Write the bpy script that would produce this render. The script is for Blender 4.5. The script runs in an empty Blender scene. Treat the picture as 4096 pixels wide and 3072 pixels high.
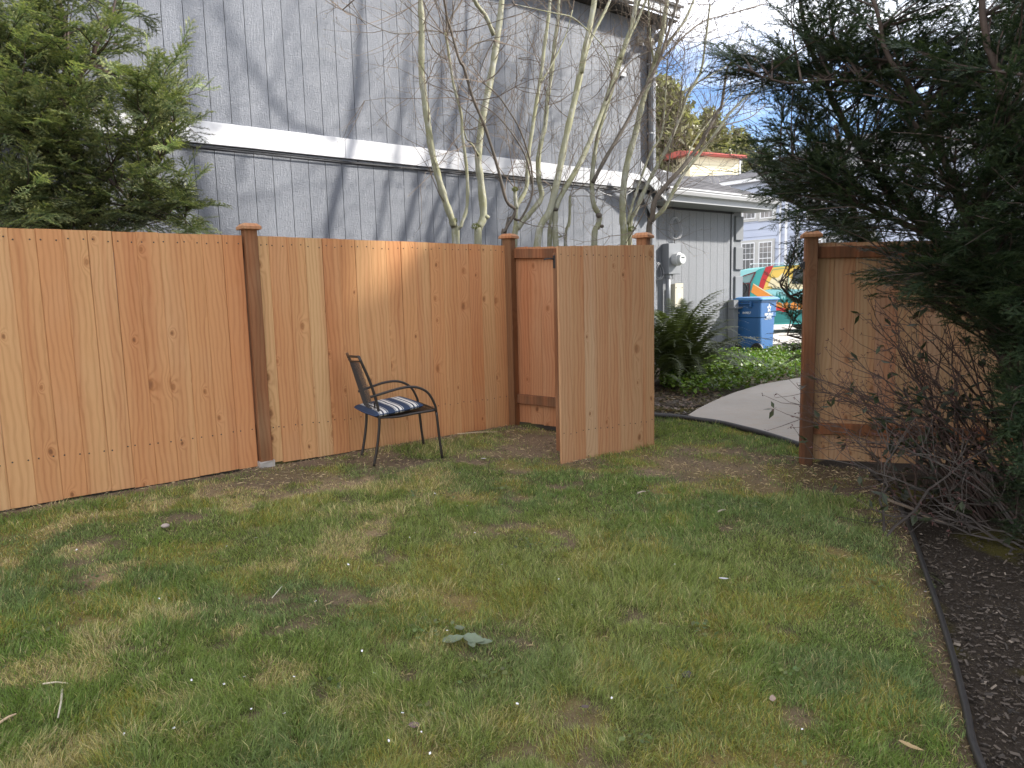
import bpy, math, random
import numpy as np
from mathutils import Vector, Matrix
random.seed(7); RNG = np.random.default_rng(11)
scene = bpy.context.scene
COL = scene.collection
PI = math.pi; R = math.radians

# ------------------------------------------------------------------ camera, world, sun, exposure
W_PX, H_PX, FPX = 4096., 3072., 2840.
PITCH, ROLL, CAMZ = .1234, -.0261, 1.29
cp, sp = math.cos(PITCH), math.sin(PITCH); cr, sr = math.cos(ROLL), math.sin(ROLL)
RR = np.array([[cr, -sr, 0], [sr, cr, 0], [0, 0, 1]]) @ np.array([[1, 0, 0], [0, -sp, -cp], [0, cp, -sp]])
cam = bpy.data.cameras.new('camera'); cam_o = bpy.data.objects.new('camera', cam); COL.objects.link(cam_o)
cam.sensor_width = 36; cam.lens = FPX / W_PX * 36; cam.clip_start = .05; cam.clip_end = 2000
M = Matrix.Identity(4)
for i in range(3):
    M[i][0] = RR[0][i]; M[i][1] = -RR[1][i]; M[i][2] = -RR[2][i]
M[2][3] = CAMZ
cam_o.matrix_world = M
scene.camera = cam_o

SUN_EL = R(32)
TH = .658                                                   # direction of the grey house's long wall
UW = np.array([math.cos(TH), math.sin(TH)]); NW = np.array([-UW[1], UW[0]])
AZN = R(56)
sh = math.cos(AZN) * (-NW) + math.sin(AZN) * UW
SUN = np.array([sh[0] * math.cos(SUN_EL), sh[1] * math.cos(SUN_EL), math.sin(SUN_EL)])
sl = bpy.data.lights.new('sun', 'SUN'); so = bpy.data.objects.new('sun', sl); COL.objects.link(so)
sl.energy = 2.15; sl.angle = R(1.9); sl.color = (1, .95, .87)
so.rotation_euler = Vector((-SUN[0], -SUN[1], -SUN[2])).to_track_quat('-Z', 'Y').to_euler()

wd = bpy.data.worlds.new('World'); scene.world = wd; wd.use_nodes = True
nt = wd.node_tree; nt.nodes.clear()
sky = nt.nodes.new('ShaderNodeTexSky'); sky.sky_type = 'NISHITA'; sky.sun_disc = False
sky.sun_elevation = SUN_EL; sky.sun_rotation = math.atan2(SUN[0], SUN[1])
sky.air_density = 1.0; sky.dust_density = .25; sky.ozone_density = 1.6
tc = nt.nodes.new('ShaderNodeTexCoord')
mp = nt.nodes.new('ShaderNodeMapping'); mp.inputs['Scale'].default_value = (1.3, 1.3, 4.0); mp.inputs['Location'].default_value = (3, 3, 3)
nt.links.new(tc.outputs['Generated'], mp.inputs[0])
nz = nt.nodes.new('ShaderNodeTexNoise'); nz.inputs['Scale'].default_value = 1.6; nz.inputs['Detail'].default_value = 8; nz.inputs['Roughness'].default_value = .55
nz.inputs['Distortion'].default_value = .6
nt.links.new(mp.outputs[0], nz.inputs['Vector'])
rp = nt.nodes.new('ShaderNodeValToRGB'); rp.color_ramp.elements[0].position = .36; rp.color_ramp.elements[1].position = .70
rp.color_ramp.elements[0].color = (0, 0, 0, 1); rp.color_ramp.elements[1].color = (1, 1, 1, 1)
nt.links.new(nz.outputs[0], rp.inputs[0])
mx = nt.nodes.new('ShaderNodeMixRGB'); mx.inputs[2].default_value = (7.6, 7.4, 7.2, 1)
nt.links.new(rp.outputs[0], mx.inputs[0]); hs = nt.nodes.new('ShaderNodeMixRGB'); hs.blend_type = 'MULTIPLY'; hs.inputs[0].default_value = 1; hs.inputs[2].default_value = (.33, .36, .43, 1)
nt.links.new(sky.outputs[0], hs.inputs[1]); nt.links.new(hs.outputs[0], mx.inputs[1])
bg = nt.nodes.new('ShaderNodeBackground'); bg.inputs[1].default_value = .13
nt.links.new(mx.outputs[0], bg.inputs[0])
wo = nt.nodes.new('ShaderNodeOutputWorld'); nt.links.new(bg.outputs[0], wo.inputs[0])
vs = scene.view_settings
vs.view_transform = 'Standard'; vs.look = 'None'; vs.gamma = 1; vs.use_curve_mapping = False; vs.exposure = 2.05

# ------------------------------------------------------------------ geometry of the place
def ray(x, y): return RR.T @ np.array([(x - 2048) / FPX, (y - 1536) / FPX, 1.])
def gz(x, y): return -.06 * np.clip(.6 * np.asarray(x, float) - .8 * np.asarray(y, float) + 5.55, 0, 4.5)
def at(x, y, Y):                                            # point seen at a pixel, Y metres ahead
    d = ray(x, y); p = d * (Y / d[1]); return np.array([p[0], p[1], p[2] + CAMZ])
def gnd(x, y):
    d = ray(x, y); z = -CAMZ
    for _ in range(30):
        p = d * (z / d[2]); z = float(gz(p[0], p[1])) - CAMZ
    return np.array([p[0], p[1], z + CAMZ])
def wallp(s, z, D): p = UW * s + NW * D; return (p[0], p[1], z)
def on_wall(x, y, D):
    d = ray(x, y); p = d * (D / (d[:2] @ NW)); return np.array([p[0], p[1], p[2] + CAMZ])

# ------------------------------------------------------------------ numpy noise
_perm = RNG.random((256, 256))
def vnoise(x, y):
    xi = np.floor(x).astype(int); yi = np.floor(y).astype(int); fx = x - xi; fy = y - yi
    fx = fx * fx * (3 - 2 * fx); fy = fy * fy * (3 - 2 * fy)
    a = _perm[xi % 256, yi % 256]; b = _perm[(xi + 1) % 256, yi % 256]
    c = _perm[xi % 256, (yi + 1) % 256]; d = _perm[(xi + 1) % 256, (yi + 1) % 256]
    return (a * (1 - fx) + b * fx) * (1 - fy) + (c * (1 - fx) + d * fx) * fy
def fbm(x, y, o=4):
    r = 0; a = .5; t = 0
    for k in range(o):
        r = r + a * vnoise(x * 2 ** k + 17.3 * k + 90, y * 2 ** k + 5.1 * k + 90); t += a; a *= .55
    return r / t

# ------------------------------------------------------------------ mesh helpers
def link(o, parent=None):
    COL.objects.link(o)
    if parent is not None: o.parent = parent
    return o
def tag(o, label=None, cat=None, group=None, kind=None):
    if label: o['label'] = label
    if cat: o['category'] = cat
    if group: o['group'] = group
    if kind: o['kind'] = kind
    return o
def empty(name, loc=(0, 0, 0), rz=0, label=None, cat=None, group=None):
    o = bpy.data.objects.new(name, None); o.location = loc; o.rotation_euler = (0, 0, rz); o.empty_display_size = .2
    COL.objects.link(o); return tag(o, label, cat, group)

class MB:
    def __init__(s): s.v = []; s.f = []; s.n = 0; s.mi = []
    def add(s, verts, faces, mi=0):
        s.v += [tuple(map(float, p)) for p in verts]; s.f += [tuple(i + s.n for i in f) for f in faces]
        s.mi += [mi] * len(faces); s.n += len(verts); return s
    def box(s, x0, x1, y0, y1, z0, z1, mi=0):
        v = [(x0, y0, z0), (x1, y0, z0), (x1, y1, z0), (x0, y1, z0), (x0, y0, z1), (x1, y0, z1), (x1, y1, z1), (x0, y1, z1)]
        return s.add(v, [(3, 2, 1, 0), (4, 5, 6, 7), (0, 1, 5, 4), (1, 2, 6, 5), (2, 3, 7, 6), (3, 0, 4, 7)], mi)
    def bbox(s, x0, x1, y0, y1, z0, z1, c=.004, mi=0):   # box with chamfered edges round its top and sides (loft)
        def ring(a, z): return [(x0 + a, y0, z), (x1 - a, y0, z), (x1, y0 + a, z), (x1, y1 - a, z), (x1 - a, y1, z), (x0 + a, y1, z), (x0, y1 - a, z), (x0, y0 + a, z)]
        def ring2(z): return [(x0 + 2 * c, y0 + c, z), (x1 - 2 * c, y0 + c, z), (x1 - c, y0 + 2 * c, z), (x1 - c, y1 - 2 * c, z), (x1 - 2 * c, y1 - c, z), (x0 + 2 * c, y1 - c, z), (x0 + c, y1 - 2 * c, z), (x0 + c, y0 + 2 * c, z)]
        return s.loft([ring2(z0), ring(c, z0 + c), ring(c, z1 - c), ring2(z1)], mi=mi)
    def loft(s, rings, cap=True, mi=0, close=True):
        n = len(rings[0]); v = [p for r in rings for p in r]; f = []
        for i in range(len(rings) - 1):
            for j in range(n if close else n - 1):
                k = (j + 1) % n; f.append((i * n + j, i * n + k, (i + 1) * n + k, (i + 1) * n + j))
        if cap and close:
            f.append(tuple(reversed(range(n)))); f.append(tuple((len(rings) - 1) * n + j for j in range(n)))
        return s.add(v, f, mi)
    def tube(s, pts, rad, n=6, mi=0, cap=True):
        pts = [Vector(p) for p in pts]
        if not hasattr(rad, '__len__'): rad = [rad] * len(pts)
        rings = []; up = None
        for i, p in enumerate(pts):
            t = (pts[min(i + 1, len(pts) - 1)] - pts[max(i - 1, 0)]).normalized()
            if up is None: up = t.orthogonal().normalized()
            up = (up - t * up.dot(t))
            up = up.normalized() if up.length > 1e-6 else t.orthogonal().normalized()
            sd = t.cross(up)
            rings.append([tuple(p + (up * math.cos(a) + sd * math.sin(a)) * rad[i]) for a in [2 * PI * k / n for k in range(n)]])
        return s.loft(rings, cap=cap, mi=mi)
    def lathe(s, prof, c=(0, 0, 0), n=16, axis='z', mi=0):
        rings = []
        for r, h in prof:
            ring = []
            for k in range(n):
                a = 2 * PI * k / n; x, y = r * math.cos(a), r * math.sin(a)
                ring.append((c[0] + x, c[1] + y, c[2] + h) if axis == 'z' else ((c[0] + x, c[1] + h, c[2] + y) if axis == 'y' else (c[0] + h, c[1] + x, c[2] + y)))
            rings.append(ring)
        return s.loft(rings, mi=mi)
    def prism(s, poly, y0, y1, mi=0):                       # polygon in x,z pushed from y0 to y1
        return s.loft([[(x, y0, z) for x, z in poly], [(x, y1, z) for x, z in poly]], mi=mi)
    def mesh(s, name, mats, smooth=False):
        me = bpy.data.meshes.new(name); me.from_pydata(s.v, [], s.f)
        for m in (mats if isinstance(mats, (list, tuple)) else [mats]): me.materials.append(m)
        if len(set(s.mi)) > 1: me.polygons.foreach_set('material_index', s.mi)
        if smooth: me.polygons.foreach_set('use_smooth', [True] * len(me.polygons))
        me.update(); return me
    def build(s, name, mats, parent=None, smooth=False, kind=None, loc=None, rot=None):
        o = bpy.data.objects.new(name, s.mesh(name, mats, smooth)); link(o, parent)
        if loc is not None: o.location = loc
        if rot is not None: o.rotation_euler = rot
        if kind: o['kind'] = kind
        return o
def inst(name, me, parent=None, loc=(0, 0, 0), rot=(0, 0, 0), scale=None):
    o = bpy.data.objects.new(name, me); link(o, parent); o.location = loc; o.rotation_euler = rot
    if scale: o.scale = scale
    return o
def soup(name, tris, mat, tint=None, parent=None, kind='stuff'):
    """tris (N,3,3); tint (N,3)"""
    tris = np.asarray(tris, np.float32); n = len(tris)
    me = bpy.data.meshes.new(name); me.vertices.add(3 * n); me.loops.add(3 * n); me.polygons.add(n)
    me.vertices.foreach_set('co', tris.reshape(-1)); me.loops.foreach_set('vertex_index', np.arange(3 * n, dtype=np.int32))
    me.polygons.foreach_set('loop_start', np.arange(0, 3 * n, 3, dtype=np.int32))
    me.polygons.foreach_set('loop_total', np.full(n, 3, np.int32))
    if tint is not None:
        a = me.attributes.new('tint', 'FLOAT_COLOR', 'POINT')
        c = np.ones((3 * n, 4), np.float32); c[:, :3] = np.repeat(tint, 3, axis=0); a.data.foreach_set('color', c.reshape(-1))
    me.materials.append(mat); me.update(); me.validate()
    o = bpy.data.objects.new(name, me); link(o, parent)
    if kind: o['kind'] = kind
    return o
def unit(v): return v / (np.linalg.norm(v, axis=-1, keepdims=True) + 1e-9)

# ------------------------------------------------------------------ materials
class NT:
    def __init__(s, name):
        s.m = bpy.data.materials.new(name); s.m.use_nodes = True; s.t = s.m.node_tree
        s.b = s.t.nodes['Principled BSDF']; s.out = s.t.nodes['Material Output']
    def n(s, typ, ins=None, **kw):
        o = s.t.nodes.new('ShaderNode' + typ)
        for k, v in kw.items(): setattr(o, k, v)
        for k, v in (ins or {}).items(): s.put(o.inputs[k], v)
        return o
    def put(s, sock, v):
        if isinstance(v, bpy.types.NodeSocket): s.t.links.new(v, sock)
        elif isinstance(v, bpy.types.Node): s.t.links.new(v.outputs[0], sock)
        else:
            if hasattr(v, '__len__') and len(v) == 3 and sock.type == 'RGBA': v = (*v, 1)
            sock.default_value = v
    def math(s, op, a, b=0, c=None):
        o = s.n('Math', {0: a, 1: b}, operation=op)
        if c is not None: s.put(o.inputs[2], c)
        return o.outputs[0]
    def mix(s, f, a, b, mode='MIX'): return s.n('MixRGB', {0: f, 1: a, 2: b}, blend_type=mode).outputs[0]
    def ramp(s, f, els):
        o = s.n('ValToRGB', {0: f}); e = o.color_ramp.elements
        while len(e) < len(els): e.new(.5)
        for x, (p, c) in zip(e, els): x.position = p; x.color = (*c, 1) if len(c) == 3 else c
        return o.outputs[0]
    def noise(s, vec, scale, detail=4, rough=.5, dist=0): return s.n('TexNoise', {'Vector': vec, 'Scale': scale, 'Detail': detail, 'Roughness': rough, 'Distortion': dist}).outputs[0]
    def mapv(s, vec, scale=(1, 1, 1), loc=(0, 0, 0), rot=(0, 0, 0)): return s.n('Mapping', {'Vector': vec, 'Scale': scale, 'Location': loc, 'Rotation': rot}).outputs[0]
    def obj(s): return s.n('TexCoord').outputs['Object']
    def pos(s): return s.n('NewGeometry').outputs['Position']
    def rnd(s): return s.n('ObjectInfo').outputs['Random']
    def attr(s, name='tint'): return s.n('Attribute', attribute_name=name).outputs['Color']
    def bump(s, h, strength=.3, dist=.01): s.put(s.b.inputs['Normal'], s.n('Bump', {'Height': h, 'Strength': strength, 'Distance': dist}).outputs[0])
    def fin(s, col=None, rough=.6, spec=None, metal=None):
        if col is not None: s.put(s.b.inputs['Base Color'], col)
        s.put(s.b.inputs['Roughness'], rough)
        if spec is not None: s.put(s.b.inputs['Specular IOR Level'], spec)
        if metal is not None: s.put(s.b.inputs['Metallic'], metal)
        return s.m

def plain(name, col, rough=.6, metal=0, var=.12, scale=6, bump=0):
    t = NT(name); o = t.obj(); nn = t.noise(o, scale, 5, .6)
    c = t.mix(nn, tuple(x * (1 - var) for x in col), tuple(min(1, x * (1 + var)) for x in col))
    if bump: t.bump(t.noise(o, scale * 8, 4), bump, .004)
    return t.fin(c, rough, metal=metal)

def wood(name, cols, dark=.55, rough=.72, knots=True, incise=False, warm=0):
    t = NT(name); o = t.obj(); r = t.rnd()
    off = t.n('CombineXYZ', {0: t.math('MULTIPLY', r, 37.), 1: t.math('MULTIPLY', r, 91.), 2: t.math('MULTIPLY', r, 53.)}).outputs[0]
    v = t.n('VectorMath', {0: o, 1: off}, operation='ADD').outputs[0]
    # knots: cells stretched along the board
    sv = t.n('SeparateXYZ', {0: v}).outputs
    wob = t.noise(t.mapv(v, (14, 14, 14)), 1.0, 2)
    kv = t.n('CombineXYZ', {0: t.math('ADD', t.math('MULTIPLY', sv[0], 6.2), t.math('MULTIPLY', wob, .12)), 1: t.math('MULTIPLY', sv[2], 3.6)}).outputs[0]
    vo = t.n('TexVoronoi', {'Vector': kv, 'Scale': 1.0, 'Randomness': 1.0}, voronoi_dimensions='2D')
    kc = t.n('SeparateColor', {0: vo.outputs['Color']}).outputs
    has = t.math('GREATER_THAN', kc[0], .74)
    sq = t.math('SUBTRACT', 1, t.n('MapRange', {0: t.math('MULTIPLY', vo.outputs['Distance'], t.math('ADD', .65, t.math('MULTIPLY', kc[1], 1.3))), 1: .0, 2: .42}).outputs[0])
    near = t.math('MULTIPLY', t.math('MULTIPLY', sq, sq), has)          # 1 at a knot's heart
    # grain lines: bend round the knots
    warp = t.noise(t.mapv(v, (3, 3, .9)), 1.0, 4, .55)
    gx = t.n('SeparateXYZ', {0: v}).outputs[0]
    ph = t.math('ADD', t.math('MULTIPLY', gx, 190.), t.math('ADD', t.math('MULTIPLY', warp, 34.), t.math('MULTIPLY', near, 22. if knots else 0.)))
    g = t.math('ADD', t.math('MULTIPLY', t.math('SINE', ph), .5), .5)
    fine = t.noise(t.mapv(v, (240, 240, 5)), 1.0, 3, .6)
    fine2 = t.noise(t.mapv(v, (60, 60, 1.6)), 1.0, 3, .6)
    g2 = t.math('MULTIPLY', t.math('POWER', g, 2.2), fine2)
    base = t.ramp(r, [(i / (len(cols) - 1), c) for i, c in enumerate(cols)])
    # each board shifts from sapwood to heartwood somewhere across it
    big = t.noise(t.mapv(v, (9, 9, .35)), 1.0, 3, .5)
    base = t.mix(t.n('MapRange', {0: big, 1: .45, 2: .75}).outputs[0], base, t.mix(.62, base, (.46, .165, .065)))
    bl = t.noise(t.mapv(v, (2.2, 2.2, 1.1)), 1.0, 3, .5)
    base = t.mix(t.n('MapRange', {0: bl, 1: .5, 2: .8, 4: .35}).outputs[0], base, t.mix(.5, base, (.66, .47, .28)))
    c = t.mix(t.math('MULTIPLY', g2, t.math('ADD', .25, big)), base, t.mix(1, base, (.60, .50, .42), 'MULTIPLY'))
    c = t.mix(t.math('MULTIPLY', fine, .55), c, t.mix(1, c, (.72, .66, .6), 'MULTIPLY'))
    if knots:
        core = t.n('MapRange', {0: near, 1: .58, 2: .78}).outputs[0]
        ring = t.n('MapRange', {0: near, 1: .40, 2: .66}).outputs[0]
        ring = t.math('MULTIPLY', ring, .5)
        c = t.mix(ring, c, t.mix(1, c, (.66, .46, .32), 'MULTIPLY'))
        c = t.mix(t.math('MULTIPLY', core, t.math('ADD', .25, t.math('MULTIPLY', kc[2], .55))), c, (.17, .075, .035))
    if incise:
        br = t.n('TexBrick', {'Vector': t.mapv(o, (1, 1, 1), rot=(0, PI / 2, 0)), 'Scale': 1.0, 'Mortar Size': .0011, 'Brick Width': .03, 'Row Height': .012, 'Color1': (1, 1, 1, 1), 'Color2': (1, 1, 1, 1), 'Mortar': (0, 0, 0, 1)}).outputs[0]
        c = t.mix(t.math('MULTIPLY', t.math('SUBTRACT', 1, t.n('SeparateColor', {0: br}).outputs[0]), .0), c, (.05, .03, .02))
    h = t.math('ADD', t.math('MULTIPLY', fine, .6), t.math('MULTIPLY', g, .25))
    h = t.math('ADD', h, t.math('MULTIPLY', t.noise(t.mapv(v, (90, 90, 60)), 1, 3), .5))
    t.bump(h, .42, .0025)
    return t.fin(c, rough, spec=.25)

CEDAR = [(.63, .345, .155), (.61, .305, .13), (.65, .385, .18), (.59, .265, .11), (.64, .365, .165), (.65, .405, .195), (.62, .32, .14), (.585, .26, .108), (.64, .37, .17), (.61, .31, .14)]
GREYC = [(.50, .29, .15), (.54, .33, .18), (.44, .225, .105), (.55, .36, .21), (.46, .24, .115), (.51, .30, .155)]
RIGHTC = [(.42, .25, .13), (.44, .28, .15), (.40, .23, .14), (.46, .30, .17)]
RETC = [(.46, .20, .095), (.48, .235, .115), (.44, .18, .085)]
M_CEDAR = wood('cedar boards', CEDAR)
M_GATE = wood('weathered cedar boards', GREYC)
M_RFB = wood('tan cedar boards', RIGHTC)
M_RET = wood('reddish cedar boards', RETC)
M_POST = wood('stained post timber', [(.20, .098, .044), (.215, .105, .048), (.19, .09, .04)])
M_POSTD = wood('darker post timber', [(.085, .042, .022), (.095, .047, .025)])  # darker tone of the post timber, for the gateway post
M_RAIL = wood('stained rail timber', [(.17, .075, .037), (.15, .066, .032)], knots=False)
M_CAP = wood('post cap cedar', [(.48, .25, .13), (.38, .17, .08)], knots=False)
M_DARKMETAL = plain('dark bronze metal', (.035, .028, .024), .38, .3, .15, 30)
M_BLACK = plain('black rubber', (.015, .015, .017), .45, 0, .2, 20)
M_GALV = plain('zinc nail', (.06, .045, .035), .5, .3)

def siding(name, col):
    t = NT(name); p = t.pos(); r = t.rnd()
    f1 = t.noise(t.mapv(p, (1, 1, 2.6)), 30, 4, .65, 1.4)
    f2 = t.noise(t.mapv(p, (3, 3, .35)), 26, 3, .6, .6)
    st = t.noise(t.mapv(p, (1, 1, .22)), 2.2, 5, .6)
    c = t.mix(st, tuple(x * .90 for x in col), tuple(x * 1.08 for x in col))
    c = t.mix(t.math('MULTIPLY', r, .5), c, t.mix(1, c, (.93, .93, .93), 'MULTIPLY'))
    c = t.mix(t.n('MapRange', {0: f1, 1: .62, 2: .74, 4: .35}).outputs[0], c, tuple(min(1, x * 1.7) for x in col))
    t.bump(t.math('ADD', f1, t.math('MULTIPLY', f2, .6)), .9, .013)
    return t.fin(c, .42, spec=.5)
M_SIDE = siding('grey painted rough siding', (.205, .218, .248))
M_SIDE2 = siding('grey siding of the lean-to', (.215, .225, .245))
M_QUOIN = plain('grey stucco quoin', (.20, .21, .225), .8, 0, .08, 5, .5)
M_GAPD = plain('dark groove', (.05, .052, .06), .8)
def whitep(name, col=(.72, .72, .74)):
    t = NT(name); p = t.pos()
    a = t.noise(t.mapv(p, (1, 1, 6)), 3.0, 5, .6); b = t.noise(p, 1.3, 5, .6)
    c = t.mix(t.math('MULTIPLY', a, .35), col, tuple(x * .82 for x in col))
    c = t.mix(t.n('MapRange', {0: b, 1: .55, 2: .8, 4: .35}).outputs[0], c, (.52, .50, .47))
    t.bump(t.noise(t.mapv(p, (8, 8, 60)), 1.5, 4), .3, .004)
    return t.fin(c, .5)
M_WHITE = whitep('white painted trim')
M_GREYW = whitep('pale grey painted fascia', (.50, .51, .53))

def foliage(name, col, trans=.35, rough=.5):
    t = NT(name); a = t.attr()
    c = t.mix(1, a, col, 'MULTIPLY')
    t.put(t.b.inputs['Base Color'], c); t.b.inputs['Roughness'].default_value = rough; t.b.inputs['Specular IOR Level'].default_value = .3
    tr = t.n('BsdfTranslucent', {'Color': t.mix(1, c, (1.5, 1.7, .7), 'MULTIPLY')})
    ms = t.n('MixShader', {0: trans, 1: t.b.outputs[0], 2: tr.outputs[0]})
    t.t.links.new(ms.outputs[0], t.out.inputs[0]); return t.m
M_GRASS = foliage('grass blades', (1, 1, 1), .3, .45)
M_YEW = foliage('yew needles', (1, 1, 1), .22, .42)
M_LEAF = foliage('broad leaves', (1, 1, 1), .25, .4)
def bark(name, c1, c2, c3, sc=14):
    t = NT(name); p = t.pos()
    a = t.noise(t.mapv(p, (1, 1, .55)), sc, 5, .6); b = t.noise(p, 3.5, 4, .55); d = t.noise(t.mapv(p, (1, 1, 2.5)), 55, 3, .6)
    c = t.mix(t.n('MapRange', {0: b, 1: .38, 2: .62}).outputs[0], c1, c2)
    c = t.mix(t.n('MapRange', {0: a, 1: .52, 2: .72}).outputs[0], c, c3)
    c = t.mix(t.math('MULTIPLY', d, .35), c, t.mix(1, c, (.55, .55, .5), 'MULTIPLY'))
    t.bump(t.math('ADD', a, t.math('MULTIPLY', d, .5)), .5, .008)
    return t.fin(c, .75)
M_BARKS = bark('smooth grey-green bark', (.31, .305, .22), (.27, .265, .145), (.44, .43, .38))
M_BARKD = bark('dark twig bark', (.10, .085, .065), (.13, .10, .075), (.17, .14, .11))
M_TWIG = bark('reddish brown twig bark', (.16, .115, .085), (.20, .155, .115), (.25, .20, .15), 30)
M_YBARK = bark('brown yew bark', (.045, .029, .021), (.065, .042, .030), (.10, .07, .052), 20)
M_MOSS = plain('green moss', (.13, .14, .02), .95, 0, .5, 60, 1)
M_CUT = plain('cut wood', (.42, .33, .24), .8, 0, .2, 40)

def concrete(name, col, sc=1.):
    t = NT(name); p = t.pos()
    a = t.noise(p, 1.2 * sc, 6, .6); b = t.noise(p, 60, 4, .6); w = t.noise(t.mapv(p, (1, 6, 1), rot=(0, 0, .4)), 6, 4, .6)
    c = t.mix(t.n('MapRange', {0: a, 1: .35, 2: .7}).outputs[0], tuple(x * .86 for x in col), col)
    c = t.mix(t.n('MapRange', {0: b, 1: .45, 2: .75, 4: .4}).outputs[0], c, tuple(x * .65 for x in col))
    c = t.mix(t.n('MapRange', {0: w, 1: .52, 2: .72, 4: .5}).outputs[0], c, (.40, .28, .16))
    t.bump(t.math('ADD', b, w), .35, .006); return t.fin(c, .85)
M_PATH = concrete('worn path concrete', (.44, .40, .355))
M_DRIVE = concrete('pale driveway concrete', (.55, .51, .46))

# soil; colour baked per vertex from the same noise that places the grass
t = NT('lawn soil and moss'); p = t.pos(); a = t.attr('col')
n1 = t.noise(p, 90, 5, .7); n2 = t.noise(t.mapv(p, (1, .4, 1), rot=(0, 0, .5)), 160, 3, .6)
c = t.mix(t.n('MapRange', {0: n1, 1: .3, 2: .75}).outputs[0], t.mix(1, a, (.55, .5, .45), 'MULTIPLY'), a)
c = t.mix(t.n('MapRange', {0: n2, 1: .6, 2: .7, 4: .55}).outputs[0], c, t.mix(.5, a, (.42, .34, .2)))
t.bump(t.math('ADD', n1, t.math('MULTIPLY', n2, .7)), .9, .012); M_SOIL = t.fin(c, .95, spec=.1)
t = NT('far ground earth'); p = t.pos(); n1 = t.noise(p, 1.5, 6, .6); n2 = t.noise(p, 40, 5, .65)
c = t.mix(n1, (.085, .065, .045), (.15, .12, .085)); c = t.mix(t.n('MapRange', {0: n2, 1: .4, 2: .7}).outputs[0], c, (.05, .04, .03)); t.bump(n2, .8, .015)
M_EARTH = t.fin(c, .95)
t = NT('bark chips'); M_CHIP = t.fin(t.attr(), .85)

# ------------------------------------------------------------------ ground, path, driveway
g = MB(); XS = [-300, -60, -20, -8, -5, -3, -1, 0, 1, 2, 3, 4, 5, 8, 14, 30, 80, 300]; YS = [-60, -20, -8, -4, -2, 0, 1, 2, 3, 4, 5, 6, 7, 8, 9, 10, 12, 16, 30, 80, 300, 900]
v = [(x, y, float(gz(x, y)) - .012 - (.03 if y < 30 else .02)) for y in YS for x in XS]
nx = len(XS)
g.add(v, [(j * nx + i, j * nx + i + 1, (j + 1) * nx + i + 1, (j + 1) * nx + i) for j in range(len(YS) - 1) for i in range(nx - 1)])
tag(g.build('ground', M_EARTH), kind='structure')

FT = .6749; FU = np.array([math.cos(FT), math.sin(FT)]); FN = np.array([FU[1], -FU[0]])   # left fence line; FN faces the yard
F0 = np.array([-3.157, 4.574])
P2 = np.array([.005, 7.10]); P3 = np.array([1.185, 6.34]); PRr = np.array([2.405, 5.73])
EDGE = [gnd(3480, 1890), gnd(3570, 1975), gnd(3640, 2120), gnd(3700, 2290), gnd(3755, 2450), gnd(3812, 2640), gnd(3862, 2840), gnd(3915, 3050)]
e = EDGE[-1]; EDGE += [np.array([1.30, 1.55, 0]), np.array([1.05, .6, 0]), np.array([.9, -.8, 0])]
EDGE = [np.array([q[0], q[1], float(gz(q[0], q[1]))]) for q in EDGE]
EDGE = [np.array([3.3, 5.46, float(gz(3.3, 5.46))]), np.array([3.0, 5.5, float(gz(3.0, 5.5))])] + EDGE
GEDGE = [gnd(2560, 1668), gnd(2612, 1672), gnd(2700, 1678), gnd(2790, 1690), gnd(2880, 1703), gnd(2960, 1722), gnd(3060, 1748), gnd(3190, 1790), gnd(3300, 1830)]
fl = F0 + FU * -6
LAWN = [tuple(fl), tuple(F0 + FU * 3.98), tuple(P3 + [-.1, .02]), tuple(GEDGE[0][:2] + [-.1, .1])] + [tuple(q[:2]) for q in GEDGE[1:]] + [tuple(PRr + [.05, 0])] + [tuple(q[:2]) for q in EDGE] + [(-7, -.8)]
LP = np.array(LAWN)
def inside(x, y, poly):
    r = np.zeros(len(x), bool); j = len(poly) - 1
    for i in range(len(poly)):
        xi, yi = poly[i]; xj, yj = poly[j]
        c = ((yi > y) != (yj > y)) & (x < (xj - xi) * (y - yi) / ((yj - yi) + 1e-12) + xi); r ^= c; j = i
    return r
def fence_dist(x, y): return (x - F0[0]) * FN[0] + (y - F0[1]) * FN[1]
def seg_dist(x, y, pts):
    d = np.full(np.shape(x), 1e9)
    for a, b in zip(pts[:-1], pts[1:]):
        a = np.array(a[:2]); b = np.array(b[:2]); ab = b - a; tt = np.clip(((x - a[0]) * ab[0] + (y - a[1]) * ab[1]) / (ab @ ab), 0, 1)
        d = np.minimum(d, np.hypot(x - a[0] - tt * ab[0], y - a[1] - tt * ab[1]))
    return d
def lawn_maps(x, y):
    """cover 0..1 (grass density), dry 0..1, moss 0..1"""
    big = fbm(x * .9 + 3, y * .9 + 7, 3); mid = fbm(x * 3.8 + 31, y * 4.6 + 11, 3); sm = fbm(x * 7, y * 8, 2)
    cov = np.clip((mid * .75 + sm * .35 - .27) * 4.2, .15, 1)
    dry = np.clip((fbm(x * 3.3 + 60, y * 4.2 + 3, 3) - .53) * 8, 0, 1) * np.clip(1.25 - (x + 1.5) * .55, .10, 1.1)
    moss = np.clip((fbm(x * 2.8 + 8, y * 3.4 + 44, 3) - .52) * 7, 0, 1)
    bare = np.clip(1 - fence_dist(x, y) / (.12 + .22 * big), 0, 1)
    for cx, cy, rx in ((-1.75, 5.25, .5), (.45, 6.2, .75), (1.5, 5.6, .7), (2.35, 5.3, .55), (-1.1, 5.65, .35)):
        bare = np.maximum(bare, np.clip(1.25 - np.hypot((x - cx), (y - cy)) / rx - (mid - .5) * 1.5, 0, 1) * .85)
    de = seg_dist(x, y, EDGE); bare = np.maximum(bare, np.clip(1 - de / (.12 + .55 * big * np.clip((y - 2.6) / 2.0, 0, 1.2)), 0, 1) * .9)
    return cov * (1 - bare * .93), dry, moss, bare
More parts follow.
